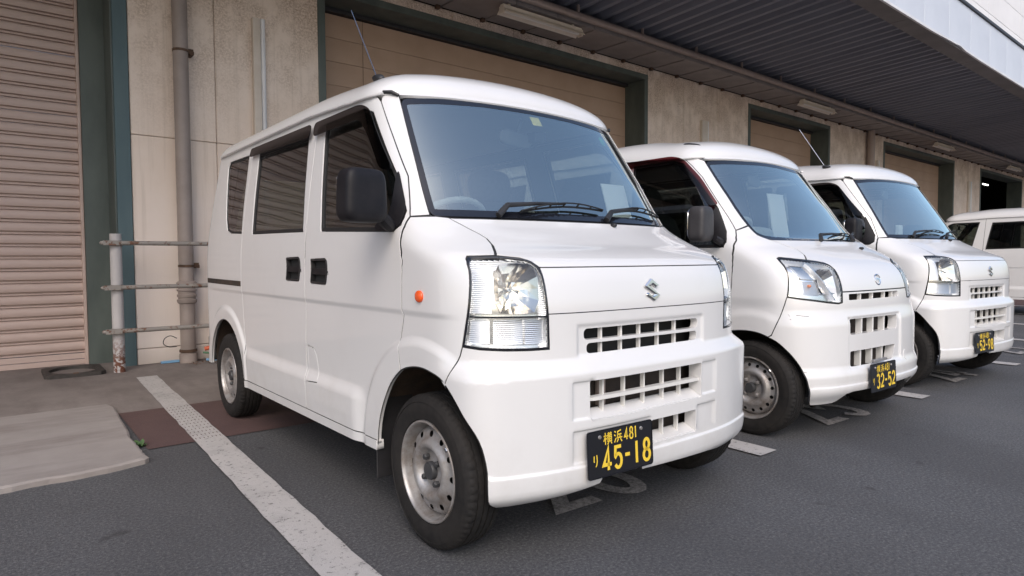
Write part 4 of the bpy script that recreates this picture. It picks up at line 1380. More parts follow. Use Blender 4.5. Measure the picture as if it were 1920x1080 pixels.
def build_every():
    S = every_skin()
    V = tag(empty('van'), 'nearest white van, with the 45-18 plate and grey window visors', 'van', 'white vans parked nose out along the warehouse')
    P = M['paint']
    Yp = lambda pts, c=False: side(S, pts, .04, c)
    arch = [(.322, .277), (.314, .33), (.296, .39), (.262, .455), (.205, .53), (.131, .585), (.06, .607), (-.013, .613), (-.08, .604), (-.128, .588), (-.170, .548), (-.205, .49), (-.236, .42), (-.248, .33), (-.245, .25), (-.236, .198)]
    dfs = [(.455, 1.580), (.34, 1.425), (.227, 1.269), (.154, 1.118), (.127, .944), (.129, .80), (.121, .78), (.148, .685), (.131, .586)]
    lampL = [(-.475, .686), (-.55, .686), (-.624, .688), (-.70, .692), (-.757, .699), (-.745, .77), (-.728, .87), (-.715, .952), (-.706, .968), (-.690, .976), (-.58, .976), (-.525, .970), (-.504, .960), (-.492, .946), (-.484, .920), (-.479, .80)]
    # ---- front
    hl = [(-.600, 1.113), (-.575, 1.09), (-.548, 1.055), (-.541, 1.038), (-.553, 1.015), (-.598, .980), (-.58, .978), (-.525, .972), (-.504, .962), (-.492, .948), (-.485, .9405)]
    hood = hl + [(-s, z) for s, z in reversed(hl)]
    panel('hood', S, seam_shade=True, outer=hood, mat=P, parent=V, g=.018)
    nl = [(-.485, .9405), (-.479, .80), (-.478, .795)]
    panel('front_panel', S, seam_shade=True, outer=nl + [(-s, z) for s, z in reversed(nl)], mat=P, parent=V, gap=.0015)
    ba = Yp(spline(arch[8:])[4:])
    bl = [(-.478, .795), (-.475, .684), (-.55, .684), (-.624, .686), (-.70, .690), (-.758, .697), (-.767, .668), (-.811, .577)] + ba + [(-.62, .198), (-.52, .203), (-.43, .212), (-.325, .228)]
    bc = [(-.30, .232), (-.288, .262), (-.112, .262), (-.100, .240), (.0, .236), (.30, .226)]
    br = [(-s, z) for s, z in reversed(bl[:-1])]
    slots = [fillet([(-.334, .705), (.275, .705), (.275, .738), (-.334, .738)], [.016] * 4), fillet([(-.322, .660), (.268, .660), (.268, .690), (-.322, .690)], [.014] * 4)]
    low = [fillet([(-.338, .448), (.240, .448), (.240, .574), (-.338, .574)], .004, 2), fillet([(-.05, .322), (.208, .322), (.208, .402), (-.05, .402)], .006, 2)]
    bump_o = panel('bumper', S, seam_shade=True, outer=bl + bc + br, mat=P, parent=V, holes=slots + low, hd=[.03, .03, .055, .05], g=.016, gap=.002)
    sx_ = [-.245, -.148, -.052, .050, .150]
    for z0, z1 in ((.705, .738), (.660, .690)): cells_grille(S, bump_o, [s + .0 for s in sx_], z0, z1, .008, .012, .028, M['grey_white'])
    cells_grille(S, bump_o, [-.262, -.160, -.058, .048, .148], .448, .574, .007, .028, .046, M['grey_white'])
    cells_grille(S, bump_o, [.045, .132], .322, .402, .007, .026, .044, M['grey_white'])
    hb = panel('grille_crossbar', S, [(-.338, .507), (.240, .507), (.240, .519), (-.338, .519)], M['grey_white'], bump_o, off=-.010, gap=0, depth=.028, extra=False)
    for (x0, x1, z0, z1) in ((-.336, .238, .4485, .474), (-.048, .206, .3225, .345)):
        yb = S.Po((x0 + x1) / 2, z0, -.003)[1]
        MB().prism([(yb + .004, z0 - .002), (yb + .004, z0 + .002), (yb + .050, z1), (yb + .056, z1), (yb + .056, z0 - .002)], x0, x1, 'x').obj('grille_ledge', P, bump_o)
    rad = panel('radiator', S, [(-.36, .31), (.30, .31), (.30, .60), (-.36, .60)], M['radiator'], V, off=-.088, gap=0, skirt=False, extra=False)
    fn = MB()
    for k in range(46):
        z = .325 + k * .0058; fn.box(-.17, .13, -.296, -.290, z, z + .0022)
    fn.obj('fin', M['radiator'], rad)['kind'] = 'stuff'
    pp = MB().tube([(-.225, -.315, .33), (-.225, -.315, .59)], .018, 10); pp.obj('receiver_pipe', M['pipe'], V, smooth=50)
    headlight(S, V, lampL, split=[(-.480, .785), (-.744, .788), (-.742, .793), (-.480, .790)], dish=(-.573, .880, .074, .080),
              cells=[([(-.487, .702), (-.552, .702), (-.552, .775), (-.489, .775)], 'fluted', -.020), ([(-.560, .702), (-.66, .704), (-.66, .778), (-.560, .776)], 'fluted', -.022), ([(-.672, .706), (-.742, .710), (-.735, .778), (-.672, .778)], 'fluted', -.012), ([(-.664, .802), (-.738, .802), (-.722, .88), (-.709, .950), (-.690, .962), (-.664, .962)], 'fluted', -.012)])
    # ---- windscreen
    wl = [(-.663, 1.123), (-.667, 1.25), (-.672, 1.40), (-.679, 1.590), (-.50, 1.606), (-.28, 1.618), (0, 1.621)]
    ws = wl + [(-s, z) for s, z in reversed(wl[:-1])]
    ws = fillet(ws, [.03, 0, 0, .035] + [0] * 5 + [.035, 0, 0, .03])
    wsc = panel('windscreen', S, ws, M['screen'], V, off=-.006, gap=.001, skirt=False, extra=False, g=.03)
    ring('glass_border', S, ws, .024, M['frit'], wsc, off=-.0045, depth=.012, g=.03)
    panel('cowl', S, [(-.612, 1.106), (.612, 1.106), (.640, 1.128), (-.640, 1.128)], M['black'], V, off=-.012, gap=0, extra=False)
    # ---- flank
    fend = Yp(dfs[3:]) + Yp(spline(arch[4:11])[5:21]) + [(-.811, .577), (-.767, .668), (-.758, .697), (-.745, .77), (-.728, .87), (-.715, .952), (-.706, .968), (-.690, .978), (-.598, .980), (-.553, 1.015), (-.541, 1.038), (-.548, 1.055), (-.575, 1.09), (-.600, 1.115), (-.645, 1.1195)]
    panel('fender', S, seam_shade=True, outer=fend, mat=P, parent=V, mirror=True, g=.018)
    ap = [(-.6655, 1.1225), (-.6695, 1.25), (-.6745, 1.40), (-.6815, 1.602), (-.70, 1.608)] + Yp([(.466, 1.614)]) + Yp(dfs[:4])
    panel('windscreen_pillar', S, seam_shade=True, outer=ap, mat=P, parent=V, mirror=True, g=.02)
    ms = [(1.0, .300), (1.003, .40), (1.028, .50), (1.028, .60), (1.015, .75), (1.014, 1.09), (1.033, 1.632)]
    fw = [(.845, 1.092), (.945, 1.568), (.55, 1.566), (.478, 1.540), (.262, 1.275), (.176, 1.14), (.170, 1.09), (.20, 1.068)]
    fwc = fillet(Yp(list(reversed(fw)), True), 0) 
    door = Yp(dfs) + Yp(spline(arch[0:7])[:21][::-1])[1:-1] + Yp([(.322, .300)]) + Yp(ms) + Yp([(1.033, 1.632), (.62, 1.624), (.53, 1.616), (.480, 1.602)])[1:]
    flap = Yp([(1.005, .585), (.94, .578), (.908, .545), (.893, .50), (.874, .438), (.995, .428)], True)
    hdl = lambda y, z, w=.082, h=.052: fillet(Yp([(y - w, z - h), (y + w, z - h), (y + w, z + h), (y - w, z + h)], True), 0)
    hF = [(-S.sy(.776, .866), .866), (-S.sy(.944, .868), .868), (-S.sy(.944, .972), .972), (-S.sy(.776, .974), .974)]
    hR = [(-S.sy(1.083, .873), .873), (-S.sy(1.25, .874), .874), (-S.sy(1.25, .979), .979), (-S.sy(1.083, .982), .982)]
    def handles(dr, hp):
        hp = fillet(ccw(hp), .012, 4)
        k = []
        hf = ring('door_handle', S, hp, .007, M['black'], dr, off=.003, depth=.02)
        k.append(panel('handle_recess', S, hp, M['black'], dr, off=-.020, gap=0, skirt=False, extra=False))
        s0 = min(p[0] for p in hp); s1 = max(p[0] for p in hp); zz = (min(p[1] for p in hp) + max(p[1] for p in hp)) / 2
        k.append(panel('handle_grip', S, [(s0 + .01, zz - .014), (s1 - .01, zz - .014), (s1 - .01, zz + .012), (s0 + .01, zz + .012)], M['mirror_black'], dr, off=.000, gap=0, depth=.012, extra=False))
        return [hf] + k
    def window(dr, hole, mat, border=.016, off=-.010):
        p = panel('window', S, hole, M[mat], dr, off=off, gap=0, skirt=False, extra=False, g=.04)
        f = ring('window_frame', S, hole, border, M['rubber_and_shade'], dr, off=-.004, depth=.016, g=.03)
        return [p, f]
    def both(dr, dl, parts):
        for q in parts: mirror_of(q, dl)
    fd, fdl = panel('front_door', S, seam_shade=True, outer=door, mat=P, parent=V, holes=[fwc, flap, fillet(ccw(hF), .012, 4)], hd=[.025, .004, .02], mirror=True, g=.02)
    kids = window(fd, fwc, 'glass') + handles(fd, hF)
    kids.append(panel('fuel_flap', S, flap, P, fd, gap=.0012))
    kids.append(panel('mirror_base', S, Yp(fillet([(.268, 1.30), (.180, 1.15), (.172, 1.085), (.205, 1.070), (.33, 1.074), (.33, 1.098), (.250, 1.112), (.240, 1.16)], .03, 5), True), M['mirror_black'], fd, off=.004, gap=0, extra=False))
    both(fd, fdl, kids)
    srs = [(1.975, 1.634), (1.975, .82), (1.97, .72), (1.952, .56), (1.925, .42), (1.905, .300)]
    sw = [(1.05, 1.098), (1.125, 1.552), (1.858, 1.560), (1.80, 1.112)]
    swc = Yp(sw, True)
    sdoor = Yp(list(reversed(ms))) + Yp([(1.0, .300), (1.905, .300)])[1:-1] + Yp(list(reversed(srs))) + Yp([(1.975, 1.634), (1.033, 1.632)])[1:-1]
    sd, sdl = panel('sliding_door', S, seam_shade=True, outer=sdoor, mat=P, parent=V, holes=[swc, fillet(ccw(hR), .012, 4)], hd=.025, mirror=True, g=.022)
    both(sd, sdl, window(sd, swc, 'glass') + handles(sd, hR))
    ra = [(2.31 + .352 * math.cos(R(a)), .26 + .352 * math.sin(R(a))) for a in np.linspace(173, 7, 20)]
    qw = [(1.992, 1.122), (2.20, 1.130), (2.29, 1.150), (2.34, 1.22), (2.43, 1.45), (2.455, 1.545), (2.43, 1.578), (2.04, 1.572)]
    qwc = Yp(qw, True)
    se = -(S.smax - .58)
    quarter = Yp(srs) + Yp(ra) + Yp([(2.66, .302), (2.72, .302)]) + [(se, .302), (se, 1.634)] + Yp([(2.60, 1.634), (1.975, 1.634)])
    qp, qpl = panel('rear_side_panel', S, seam_shade=True, outer=quarter, mat=P, parent=V, holes=[qwc], hd=.02, mirror=True, g=.024)
    both(qp, qpl, window(qp, qwc, 'glass', .012, -.006))
    tg = [(se, .30), (se, 1.634), (-S.smax + .003, 1.634), (-S.smax + .003, .30)]
    rw = [(se - .03, 1.10), (se - .05, 1.52), (-S.smax + .02, 1.52), (-S.smax + .02, 1.10)]
    tp, tpl = panel('tailgate', S, tg, P, V, holes=[rw], mirror=True, g=.05, extra=False)
    both(tp, tpl, [panel('rear_window', S, rw, M['glass'], tp, off=-.008, gap=0, skirt=False, extra=False, g=.06)])
    panel('sill', S, Yp([(.327, .264), (1.90, .262), (1.905, .298), (.327, .298)], True), P, V, off=.002, gap=0, depth=.03, mirror=True, extra=False)
    rl, rll = panel('slide_rail', S, Yp([(1.985, .822), (2.72, .826), (2.72, .856), (1.985, .852)], True), M['liner'], V, off=.0015, gap=0, mirror=True, extra=False)
    # shell behind the panels
    grow = lambda l, d=.010: offset_poly(ccw(densify(l, .03)), -d)
    sh = Yp([(-.10, .96), (-.10, .63), (.345, .63), (.345, .29), (1.885, .29), (1.885, .63), (2.70, .63), (2.66, 1.64), (.47, 1.615), (.165, 1.135)], True)
    panel('inner_side', S, sh, M['trim'], V, holes=[grow(fwc), grow(swc), grow(qwc)], off=-.024, skirt=False, extra=False, g=.06, mirror=True)
    panel('inner_side', S, sh, M['shell'], V, holes=[grow(fwc), grow(swc), grow(qwc)], off=-.018, skirt=False, extra=False, g=.06, mirror=True)
    panel('inner_front', S, [(-.79, .29), (.79, .29), (.79, .66), (.66, 1.10), (-.66, 1.10), (-.79, .66)], M['shell'], V, off=-.098, skirt=False, extra=False, g=.06)
    # wheels, arches
    for yc, r0 in ((.03, .352), (2.31, .362)):
        L = []; F = []; n = 26
        for i in range(n + 1):
            t = R(-8 + 196 * i / n); y, z = yc + r0 * math.cos(t), .275 + r0 * math.sin(t)
            xo = S.P(-S.sy(max(y, -.30), min(max(z, .25), .9)), min(max(z, .25), .9))[0] + .035; L += [(min(xo, -.46), y, z), (-.42, y, z)]
        for i in range(n): F.append((2 * i, 2 * i + 1, 2 * i + 3, 2 * i + 2))
        F.append(tuple(2 * i + 1 for i in range(n + 1)))
        o = mesh('wheel_liner', L, F, M['liner'], V, smooth=60); mirror_of(o, V)
    mf = MB().box(-.735, -.58, .335, .343, .155, .52); o = mf.obj('mud_flap', M['black'], V, bevel=.003, seg=1); mirror_of(o, V)
    wheel(V, -.652, .012, 'every', .25); wheel(V, .652, .012, 'every', .6); wheel(V, -.650, 2.36, 'every', 1.1); wheel(V, .650, 2.36, 'every', .2)
    ax = MB().tube([(-.6, 2.36, .262), (.6, 2.36, .262)], .04, 10).tube([(-.6, 0, .24), (.6, 0, .24)], .025, 8); ax.obj('axle', M['shell'], V)
    # roof
    def zr(s):
        y = S.ref(s)[1]; a = abs(s)
        front = 1.612 + .014 * (1 - min(1, a / .66) ** 2)
        return front + .026 * sst(-.15, .75, y)
    roof(S, V, zr)
    rail(S, V, zr)
    for sg in (-1, 1):
        a = Vector(S.Po(-.752, 1.614, .010)); b = Vector(S.Po(-.684, 1.598, .006))
        a.x *= -sg; b.x *= -sg
        MB().tube([a, a.lerp(b, .5) + Vector((0, -.006, .004)), b], [.006, .008, .006], 8).obj('gutter_cap', M['black'], V, smooth=40)
    # small fittings
    mirror_unit(V, (-.860, .17, 1.182), (.079, .046, .090))
    for sg in (1,):
        arm = MB().tube([(sg * -.74, .20, 1.085), (sg * -.775, .17, 1.10), (sg * -.80, .16, 1.12)], [.022, .024, .02], 8); arm.obj('mirror_arm', M['mirror_black'], V, smooth=40)
    mk = blob_box('side_marker', M['amber'], V, (.010, .023, .020), S.Po(-S.sy(.006, .847), .847, .002), p=2.2); mirror_of(mk, V)
    p = Vector(S.Po(0, .858, .0))
    pts = [(280, 930), (358, 850), (445, 922), (410, 948), (368, 912), (340, 922), (454, 1018), (385, 1076), (286, 1008), (322, 984), (364, 1022), (392, 1012)]
    E = MB(); E.prism([((a - 366) / 175 * .088 - .008, -(b - 962) / 225 * .084) for a, b in pts], -.010, .002, 'y')
    e = E.obj('emblem', M['chrome'], V, bevel=.0055, seg=1, fix=True); e.location = p; e.rotation_euler = (R(-5), 0, 0)
    number_plate(V, S, -.217, .337, '45-18')
    wiper(S, V, (-.394, 1.118), (-.345, 1.152), (-.065, 1.172), (-.29, 1.138), (.150, 1.160))
    wiper(S, V, (.145, 1.118), (.186, 1.148), (.40, 1.175), (.215, 1.155), (.575, 1.150))
    nz = blob_box('washer_nozzle', M['black'], V, (.011, .014, .009), S.Po(.172, 1.100, .006), p=2.5)
    ant = blob_box('antenna', M['black'], V, (.018, .034, .016), (-.548, .645, 1.724), (R(16), R(-38), 0), p=2.6)
    rod = MB().tube([(-.550, .66, 1.735), (-.552, .89, 2.075)], .0019, 6); r_ = rod.obj('antenna_rod', M['chrome'], V)
    # window visors
    vp = lambda pts: Yp(fillet(pts, .05, 6), True)
    v1 = panel('window_visor', S, vp([(1.020, 1.582), (.56, 1.580), (.487, 1.555), (.385, 1.425), (.268, 1.283), (.325, 1.292), (.44, 1.43), (.53, 1.510), (.58, 1.522), (1.020, 1.520)]), M['visor'], V, off=.022, gap=0, depth=.004, extra=False); mirror_of(v1, V)
    v2 = panel('window_visor', S, vp([(1.060, 1.584), (1.950, 1.592), (1.960, 1.546), (1.060, 1.524)]), M['visor'], V, off=.022, gap=0, depth=.004, extra=False); mirror_of(v2, V)
    interior(V, S, .13, .98)
    rv = blob_box('rear_view_mirror', M['trim'], V, (.115, .015, .035), (.02, .44, 1.505), (0, 0, R(15)), p=4)
    MB().tube([(.02, .43, 1.53), (.02, .40, 1.585)], .008, 6).obj('mirror_stalk', M['trim'], V)
    st = panel('inspection_sticker', S, [(-.005, 1.545), (.055, 1.545), (.055, 1.585), (-.005, 1.585)], M['sticker_yellow'], V, off=-.008, gap=0, skirt=False, extra=False)
    gs = panel('round_sticker', S, [(.50 + .022 * math.cos(t), 1.528 + .022 * math.sin(t)) for t in np.linspace(0, 2 * PI, 20)[:-1]], M['sticker_green'], V, off=-.008, gap=0, skirt=False, extra=False)
    MB().box(.10, .17, .40, .46, 1.50, 1.545).obj('dash_camera', M['black'], V, bevel=.006)
    return V, S

def build_hijet():
    S = hijet_skin()
    V = tag(empty('van'), 'second white van, with the 32-52 plate, slanted lamps and wine-red visors', 'van', 'white vans parked nose out along the warehouse')
    P = M['paint']
    Yp = lambda pts, c=False: side(S, pts, .04, c)
    arch = [(.330, .277), (.322, .33), (.300, .40), (.262, .46), (.205, .52), (.14, .556), (.077, .569), (.01, .573), (-.054, .567), (-.11, .549), (-.155, .525), (-.195, .485), (-.225, .440), (-.250, .38), (-.262, .30), (-.258, .193)]
    dfs = [(.539, 1.587), (.47, 1.53), (.392, 1.452), (.26, 1.28), (.142, 1.125), (.113, 1.066), (.108, .95), (.111, .819), (.125, .70), (.135, .558)]
    lamp = [(-.402, .729), (-.436, .725), (-.52, .733), (-.608, .745), (-.68, .754), (-.742, .763), (-.728, .82), (-.712, .88), (-.697, .945), (-.688, .962), (-.666, .969), (-.60, .962), (-.529, .954), (-.46, .947), (-.414, .939), (-.396, .928), (-.386, .905), (-.391, .86), (-.394, .79)]
    hl = [(-.560, 1.069), (-.523, 1.055), (-.475, 1.028), (-.463, 1.015), (-.480, .985), (-.520, .957), (-.46, .950), (-.414, .942), (-.394, .931), (-.384, .905), (-.388, .86), (-.391, .785)]
    panel('hood', S, seam_shade=True, outer=hl + [(-s, z) for s, z in reversed(hl)], mat=P, parent=V, g=.02)
    fb = [(-.742, .761), (-.745, .757), (-.78, .66), (-.822, .558)]
    ba = Yp(spline(arch[8:])[4:])
    bl = [(-.391, .783), (-.400, .727), (-.436, .722), (-.52, .730), (-.608, .742), (-.68, .751)] + fb + ba + [(-.58, .192), (-.48, .194), (-.445, .205), (-.41, .245), (-.36, .252)]
    bc = [(0, .246)]
    slot = [fillet([(-.342, .741), (.245, .741), (.250, .770), (-.338, .770)], .005, 2)]
    g1 = fillet([(-.352, .556), (.190, .556), (.206, .633), (-.352, .636)], .01, 3); g2 = fillet([(-.354, .385), (.142, .385), (.168, .463), (-.352, .463)], [.01, .03, .01, .01], 3)
    bo = panel('bumper', S, seam_shade=True, outer=bl + bc + [(-s, z) for s, z in reversed(bl)], mat=P, parent=V, holes=slot + [g1, g2], hd=[.03, .05, .05], g=.018, gap=.002)
    cells_grille(S, bo, [-.205, -.065, .085, .19], .741, .770, .010, .008, .028, M['grey_white'])
    cells_grille(S, bo, [-.215, -.085, .055], .556, .635, .014, .012, .045, M['grey_white'])
    cells_grille(S, bo, [-.228, -.098, .032], .385, .463, .014, .012, .045, M['grey_white'])
    panel('radiator', S, [(-.37, .36), (.27, .36), (.27, .79), (-.37, .79)], M['radiator'], V, off=-.085, gap=0, skirt=False, extra=False)
    cap = panel('tow_cover', S, [(.295 + .026 * math.cos(t), .393 + .030 * math.sin(t)) for t in np.linspace(0, 2 * PI, 24)[:-1]], P, V, off=.0025, gap=0, extra=False)
    headlight(S, V, lamp, split=[(-.545, .945), (-.552, .945), (-.548, .89), (-.500, .80), (-.455, .74), (-.447, .74), (-.492, .80), (-.540, .89)], dish=(-.472, .848, .066, .072),
              cells=[([(-.555, .860), (-.64, .865), (-.645, .945), (-.556, .94)], 'reflector', -.026), ([(-.545, .770), (-.64, .775), (-.635, .85), (-.555, .85)], 'fluted', -.030)], style='hijet')
    wl = [(-.562, 1.079), (-.595, 1.099), (-.606, 1.151), (-.631, 1.267), (-.676, 1.554), (-.50, 1.567), (-.112, 1.583), (0, 1.584)]
    ws = fillet([(-.325, 1.062), (-.545, 1.075)] + wl[1:] + [(-s, z) for s, z in reversed(wl[1:-1])] + [(.545, 1.075), (.325, 1.062)], [0, .02, .03, 0, 0, .04, 0, 0, 0, 0, 0, .04, 0, 0, .03, .02, 0])
    wsc = panel('windscreen', S, ws, M['screen'], V, off=-.006, gap=.001, skirt=False, extra=False, g=.03)
    ring('glass_border', S, ws, .022, M['frit'], wsc, off=-.0045, depth=.012, g=.03)
    panel('cowl', S, [(-.57, 1.053), (.57, 1.053), (.60, 1.085), (-.60, 1.085)], M['black'], V, off=-.014, gap=0, extra=False)
    fend = Yp(dfs[4:]) + Yp(spline(arch[4:11])[5:21]) + [(-.822, .560)] + list(reversed(fb[:-1])) + [(-.728, .82), (-.712, .88), (-.699, .945), (-.690, .964), (-.666, .972), (-.60, .965), (-.522, .957), (-.480, .985), (-.463, 1.015), (-.475, 1.028), (-.523, 1.057), (-.560, 1.071), (-.597, 1.098), (-.608, 1.150)]
    panel('fender', S, seam_shade=True, outer=fend, mat=P, parent=V, mirror=True, g=.02)
    ap = [(-.6085, 1.153), (-.6335, 1.267), (-.6785, 1.556), (-.71, 1.570)] + Yp([(.545, 1.602)]) + Yp(dfs[:5])
    panel('windscreen_pillar', S, seam_shade=True, outer=ap, mat=P, parent=V, mirror=True, g=.022)
    fw = [(.86, 1.03), (.93, 1.575), (.60, 1.572), (.525, 1.548), (.40, 1.42), (.263, 1.262), (.180, 1.12), (.163, 1.06), (.175, 1.030)]
    fwc = Yp(list(reversed(fw)), True)
    ms = [(1.01, .30), (1.015, 1.0), (1.02, 1.628)]
    door = Yp(dfs) + Yp(spline(arch[:7])[:21][::-1])[:-1] + Yp([(.33, .300)]) + Yp(ms) + Yp([(1.02, 1.628), (.66, 1.618), (.58, 1.607)])[1:]
    fd, fdl = panel('front_door', S, seam_shade=True, outer=door, mat=P, parent=V, holes=[fwc], hd=.025, mirror=True, g=.024)
    k = [panel('window', S, fwc, M['glass'], fd, off=-.010, gap=0, skirt=False, extra=False, g=.04), ring('window_frame', S, fwc, .016, M['rubber_and_shade'], fd, off=-.004, depth=.016, g=.03),
         panel('mirror_base', S, Yp([(.270, 1.262), (.185, 1.12), (.168, 1.06), (.178, 1.035), (.225, 1.035), (.24, 1.10), (.285, 1.22)], True), M['mirror_black'], fd, off=.006, gap=0, extra=False)]
    for q in k: mirror_of(q, fdl)
    se = -(S.smax - .58)
    ra = [(2.36 + .345 * math.cos(R(a)), .26 + .345 * math.sin(R(a))) for a in np.linspace(173, 7, 16)]
    srs = [(1.975, 1.636), (1.975, .72), (1.98, .56), (1.965, .42), (1.955, .300)]
    swc = Yp([(1.10, 1.08), (1.13, 1.56), (1.85, 1.56), (1.83, 1.10)], True)
    sdoor = Yp(list(reversed(ms))) + Yp([(1.01, .300), (1.955, .300)])[1:-1] + Yp(list(reversed(srs))) + Yp([(1.975, 1.636), (1.02, 1.628)])[1:-1]
    sd, sdl = panel('sliding_door', S, seam_shade=True, outer=sdoor, mat=P, parent=V, holes=[swc], hd=.025, mirror=True, g=.03)
    mirror_of(panel('window', S, swc, M['privacy'], sd, off=-.010, gap=0, skirt=False, extra=False, g=.05), sdl)
    qwc = Yp([(2.02, 1.11), (2.45, 1.12), (2.5, 1.55), (2.06, 1.56)], True)
    quarter = Yp(srs) + Yp(ra) + Yp([(2.70, .302), (2.73, .302)]) + [(se, .302), (se, 1.634)] + Yp([(2.60, 1.634), (1.975, 1.636)])
    qp, qpl = panel('rear_side_panel', S, seam_shade=True, outer=quarter, mat=P, parent=V, holes=[qwc], mirror=True, g=.03)
    mirror_of(panel('window', S, qwc, M['privacy'], qp, off=-.006, gap=0, skirt=False, extra=False, g=.05), qpl)
    rw = [(se - .03, 1.10), (se - .05, 1.52), (-S.smax + .02, 1.52), (-S.smax + .02, 1.10)]
    tp, tpl = panel('tailgate', S, [(se, .30), (se, 1.634), (-S.smax + .003, 1.634), (-S.smax + .003, .30)], P, V, holes=[rw], mirror=True, g=.05, extra=False)
    mirror_of(panel('rear_window', S, rw, M['glass'], tp, off=-.008, gap=0, skirt=False, extra=False, g=.06), tpl)
    panel('sill', S, Yp([(.335, .264), (1.94, .262), (1.945, .298), (.335, .298)], True), P, V, off=.002, gap=0, depth=.03, mirror=True, extra=False)
    grow = lambda l, d=.010: offset_poly(ccw(densify(l, .03)), -d)
    sh = Yp([(-.10, .95), (-.10, .59), (.345, .59), (.345, .29), (1.94, .29), (1.94, .62), (2.70, .62), (2.66, 1.64), (.56, 1.61), (.155, 1.13)], True)
    panel('inner_side', S, sh, M['trim'], V, holes=[grow(fwc), grow(swc), grow(qwc)], off=-.024, skirt=False, extra=False, g=.06, mirror=True)
    panel('inner_side', S, sh, M['shell'], V, holes=[grow(fwc), grow(swc), grow(qwc)], off=-.018, skirt=False, extra=False, g=.06, mirror=True)
    panel('inner_front', S, [(-.79, .29), (.79, .29), (.79, .60), (.60, 1.04), (-.60, 1.04), (-.79, .60)], M['shell'], V, off=-.098, skirt=False, extra=False, g=.06)
    for yc, r0 in ((.03, .335), (2.36, .350)):
        L = []; F = []; n = 26
        for i in range(n + 1):
            t = R(-8 + 196 * i / n); y, z = yc + r0 * math.cos(t), .255 + r0 * math.sin(t)
            xo = S.P(-S.sy(max(y, -.30), min(max(z, .25), .9)), min(max(z, .25), .9))[0] + .035; L += [(min(xo, -.46), y, z), (-.42, y, z)]
        for i in range(n): F.append((2 * i, 2 * i + 1, 2 * i + 3, 2 * i + 2))
        F.append(tuple(2 * i + 1 for i in range(n + 1)))
        o = mesh('wheel_liner', L, F, M['liner'], V, smooth=60); mirror_of(o, V)
    wheel(V, -.652, .008, 'hijet', .3); wheel(V, .652, .008, 'hijet', .9); wheel(V, -.650, 2.40, 'hijet', 1.0); wheel(V, .650, 2.40, 'hijet', .1)
    def zr(s):
        y = S.ref(s)[1]; a = abs(s)
        return 1.578 + .018 * (1 - min(1, a / .66) ** 2) + .046 * sst(-.18, .7, y) + .016 * sst(.6, 1.5, y)
    roof(S, V, zr, H=.168)
    rail(S, V, zr)
    mirror_unit(V, (-.862, .225, 1.158), (.070, .05, .098), 'mirror_grey')
    for sg in (1,): MB().tube([(sg * -.72, .19, 1.055), (sg * -.76, .18, 1.065), (sg * -.80, .18, 1.08)], [.02, .022, .018], 8).obj('mirror_arm', M['mirror_black'], V, smooth=40)
    p = Vector(S.Po(.012, .842, .0)); E = MB(); pts = []
    for i in range(28):
        t = 2 * PI * i / 28; pts.append((.034 * math.cos(t), 0, .029 * math.sin(t)))
    E.tube(pts + [pts[0]], .0045, 6, caps=False)
    E.prism([(-.022, .012), (.020, .006), (.028, -.002), (.004, -.020), (-.002, -.013), (.010, -.004), (-.008, .002), (-.016, -.008), (-.026, -.002)], -.006, .003, 'y')
    e = E.obj('emblem', M['chrome'], V, smooth=40); e.location = p; e.rotation_euler = (R(-14), 0, 0)
    number_plate(V, S, -.081, .312, '32-52')
    MB().box(-.16, .0, -.402, -.385, .392, .405).obj('plate_bracket', M['rim'], V, bevel=.002, seg=1)
    wiper(S, V, (-.10, 1.062), (-.06, 1.085), (.26, 1.10), (.02, 1.075), (.44, 1.088))
    wiper(S, V, (.33, 1.066), (.36, 1.088), (.50, 1.105), (.36, 1.08), (.57, 1.105))
    blob_box('washer_nozzle', M['black'], V, (.011, .014, .009), S.Po(.276, 1.019, .006), p=2.5)
    ant = blob_box('antenna', M['black'], V, (.016, .062, .014), (-.505, .56, 1.672), (R(14), R(-38), 0), p=2.6)
    vp = lambda pts: Yp(fillet(pts, .05, 6), True)
    v1 = panel('window_visor', S, vp([(1.0, 1.598), (.60, 1.594), (.52, 1.566), (.395, 1.440), (.262, 1.268), (.300, 1.262), (.43, 1.42), (.555, 1.535), (.62, 1.552), (1.0, 1.552)]), M['visor_red'], V, off=.022, gap=0, depth=.004, extra=False); mirror_of(v1, V)
    interior(V, S, .08, .98)
    blob_box('rear_view_mirror', M['trim'], V, (.115, .015, .035), (.02, .46, 1.475), (0, 0, R(15)), p=4)
    MB().tube([(.02, .45, 1.50), (.02, .42, 1.56)], .008, 6).obj('mirror_stalk', M['trim'], V)
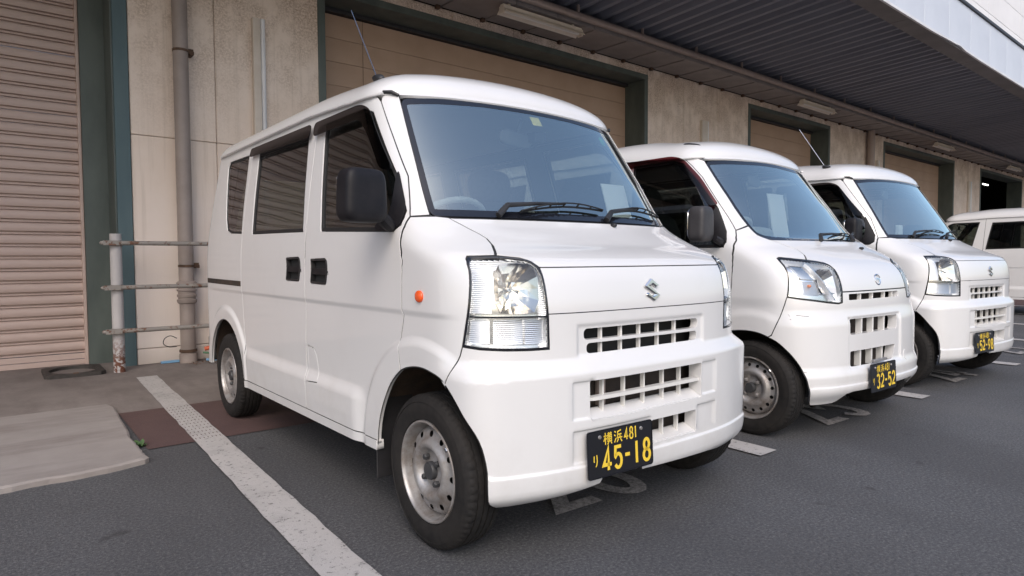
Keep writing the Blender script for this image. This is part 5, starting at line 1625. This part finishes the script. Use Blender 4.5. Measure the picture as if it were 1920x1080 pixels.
    for (s0, z0, s1, z1) in ((-.705, .668, -.640, .662), (-.742, .672, -.733, .660), (-.735, .648, -.728, .646), (-.675, .375, -.662, .372)):
        panel('paint_scuff', S, [(s0, z0), (s1, z1 - .0012), (s1, z1 + .0006), (s0, z0 + .0025)], M['frit'], V, off=.0008, gap=0, skirt=False, extra=False)
    return V, S

VAN1, ES = build_every()
def replate(v, txt):
    for o in list(v.children):
        if o.name.startswith('number_plate'):
            for k in list(o.children): bpy.data.objects.remove(k)
            bpy.data.objects.remove(o)
    if txt: number_plate(v, ES, -.217, .337, txt)
V3 = dup(VAN1); V3['label'] = 'third white van, with the 52-98 plate, farthest of the three nose-out vans'
for o in V3.children:
    if o.name.split('.')[0] in ('mirror', 'mirror_arm') and (o.name.split('.')[0] == 'mirror_arm' or o.location.x < 0): o.location.x += .035; o.location.y += .10
V3.location = (4.155, .113, 0); V3.rotation_euler = (0, 0, -.057); replate(V3, '52-98')
for o in list(V3.children):
    if o.name.startswith(('round_sticker', 'inspection_sticker', 'dash_camera')): bpy.data.objects.remove(o)
V4 = dup(VAN1); V4['label'] = 'white van seen from its side at the right edge, parked nose in'
V4.location = (12.15, 2.85, 0); V4.rotation_euler = (0, 0, PI); replate(V4, None)
for o in list(V4.children):
    if o.name.startswith(('antenna', 'window_visor', 'round_sticker', 'inspection_sticker', 'dash_camera')): bpy.data.objects.remove(o)
HJ, HS = build_hijet()
HJ.location = (2.105, .083, 0); HJ.rotation_euler = (0, 0, -.021)

# cards lying on the dashboards
c = MB().box(.44, .60, .28, .285, 1.10, 1.33, Matrix.Rotation(R(-18), 3, 'X')); tag(c.obj('paper_card', M['card']), 'white card on the dashboard of the nearest van', 'card')
c = MB().box(2.03, 2.22, .36, .366, 1.10, 1.38, Matrix.Rotation(R(-10), 3, 'X')); tag(c.obj('paper_card', M['card']), 'white card standing behind the windscreen of the second van', 'card')
c = MB().box(4.12, 4.2, .40, .43, 1.10, 1.24).box(4.08, 4.26, .36, .46, 1.09, 1.105); tag(c.obj('paper_card', M['card'], bevel=.006), 'pale holder on the dashboard of the third van', 'holder')
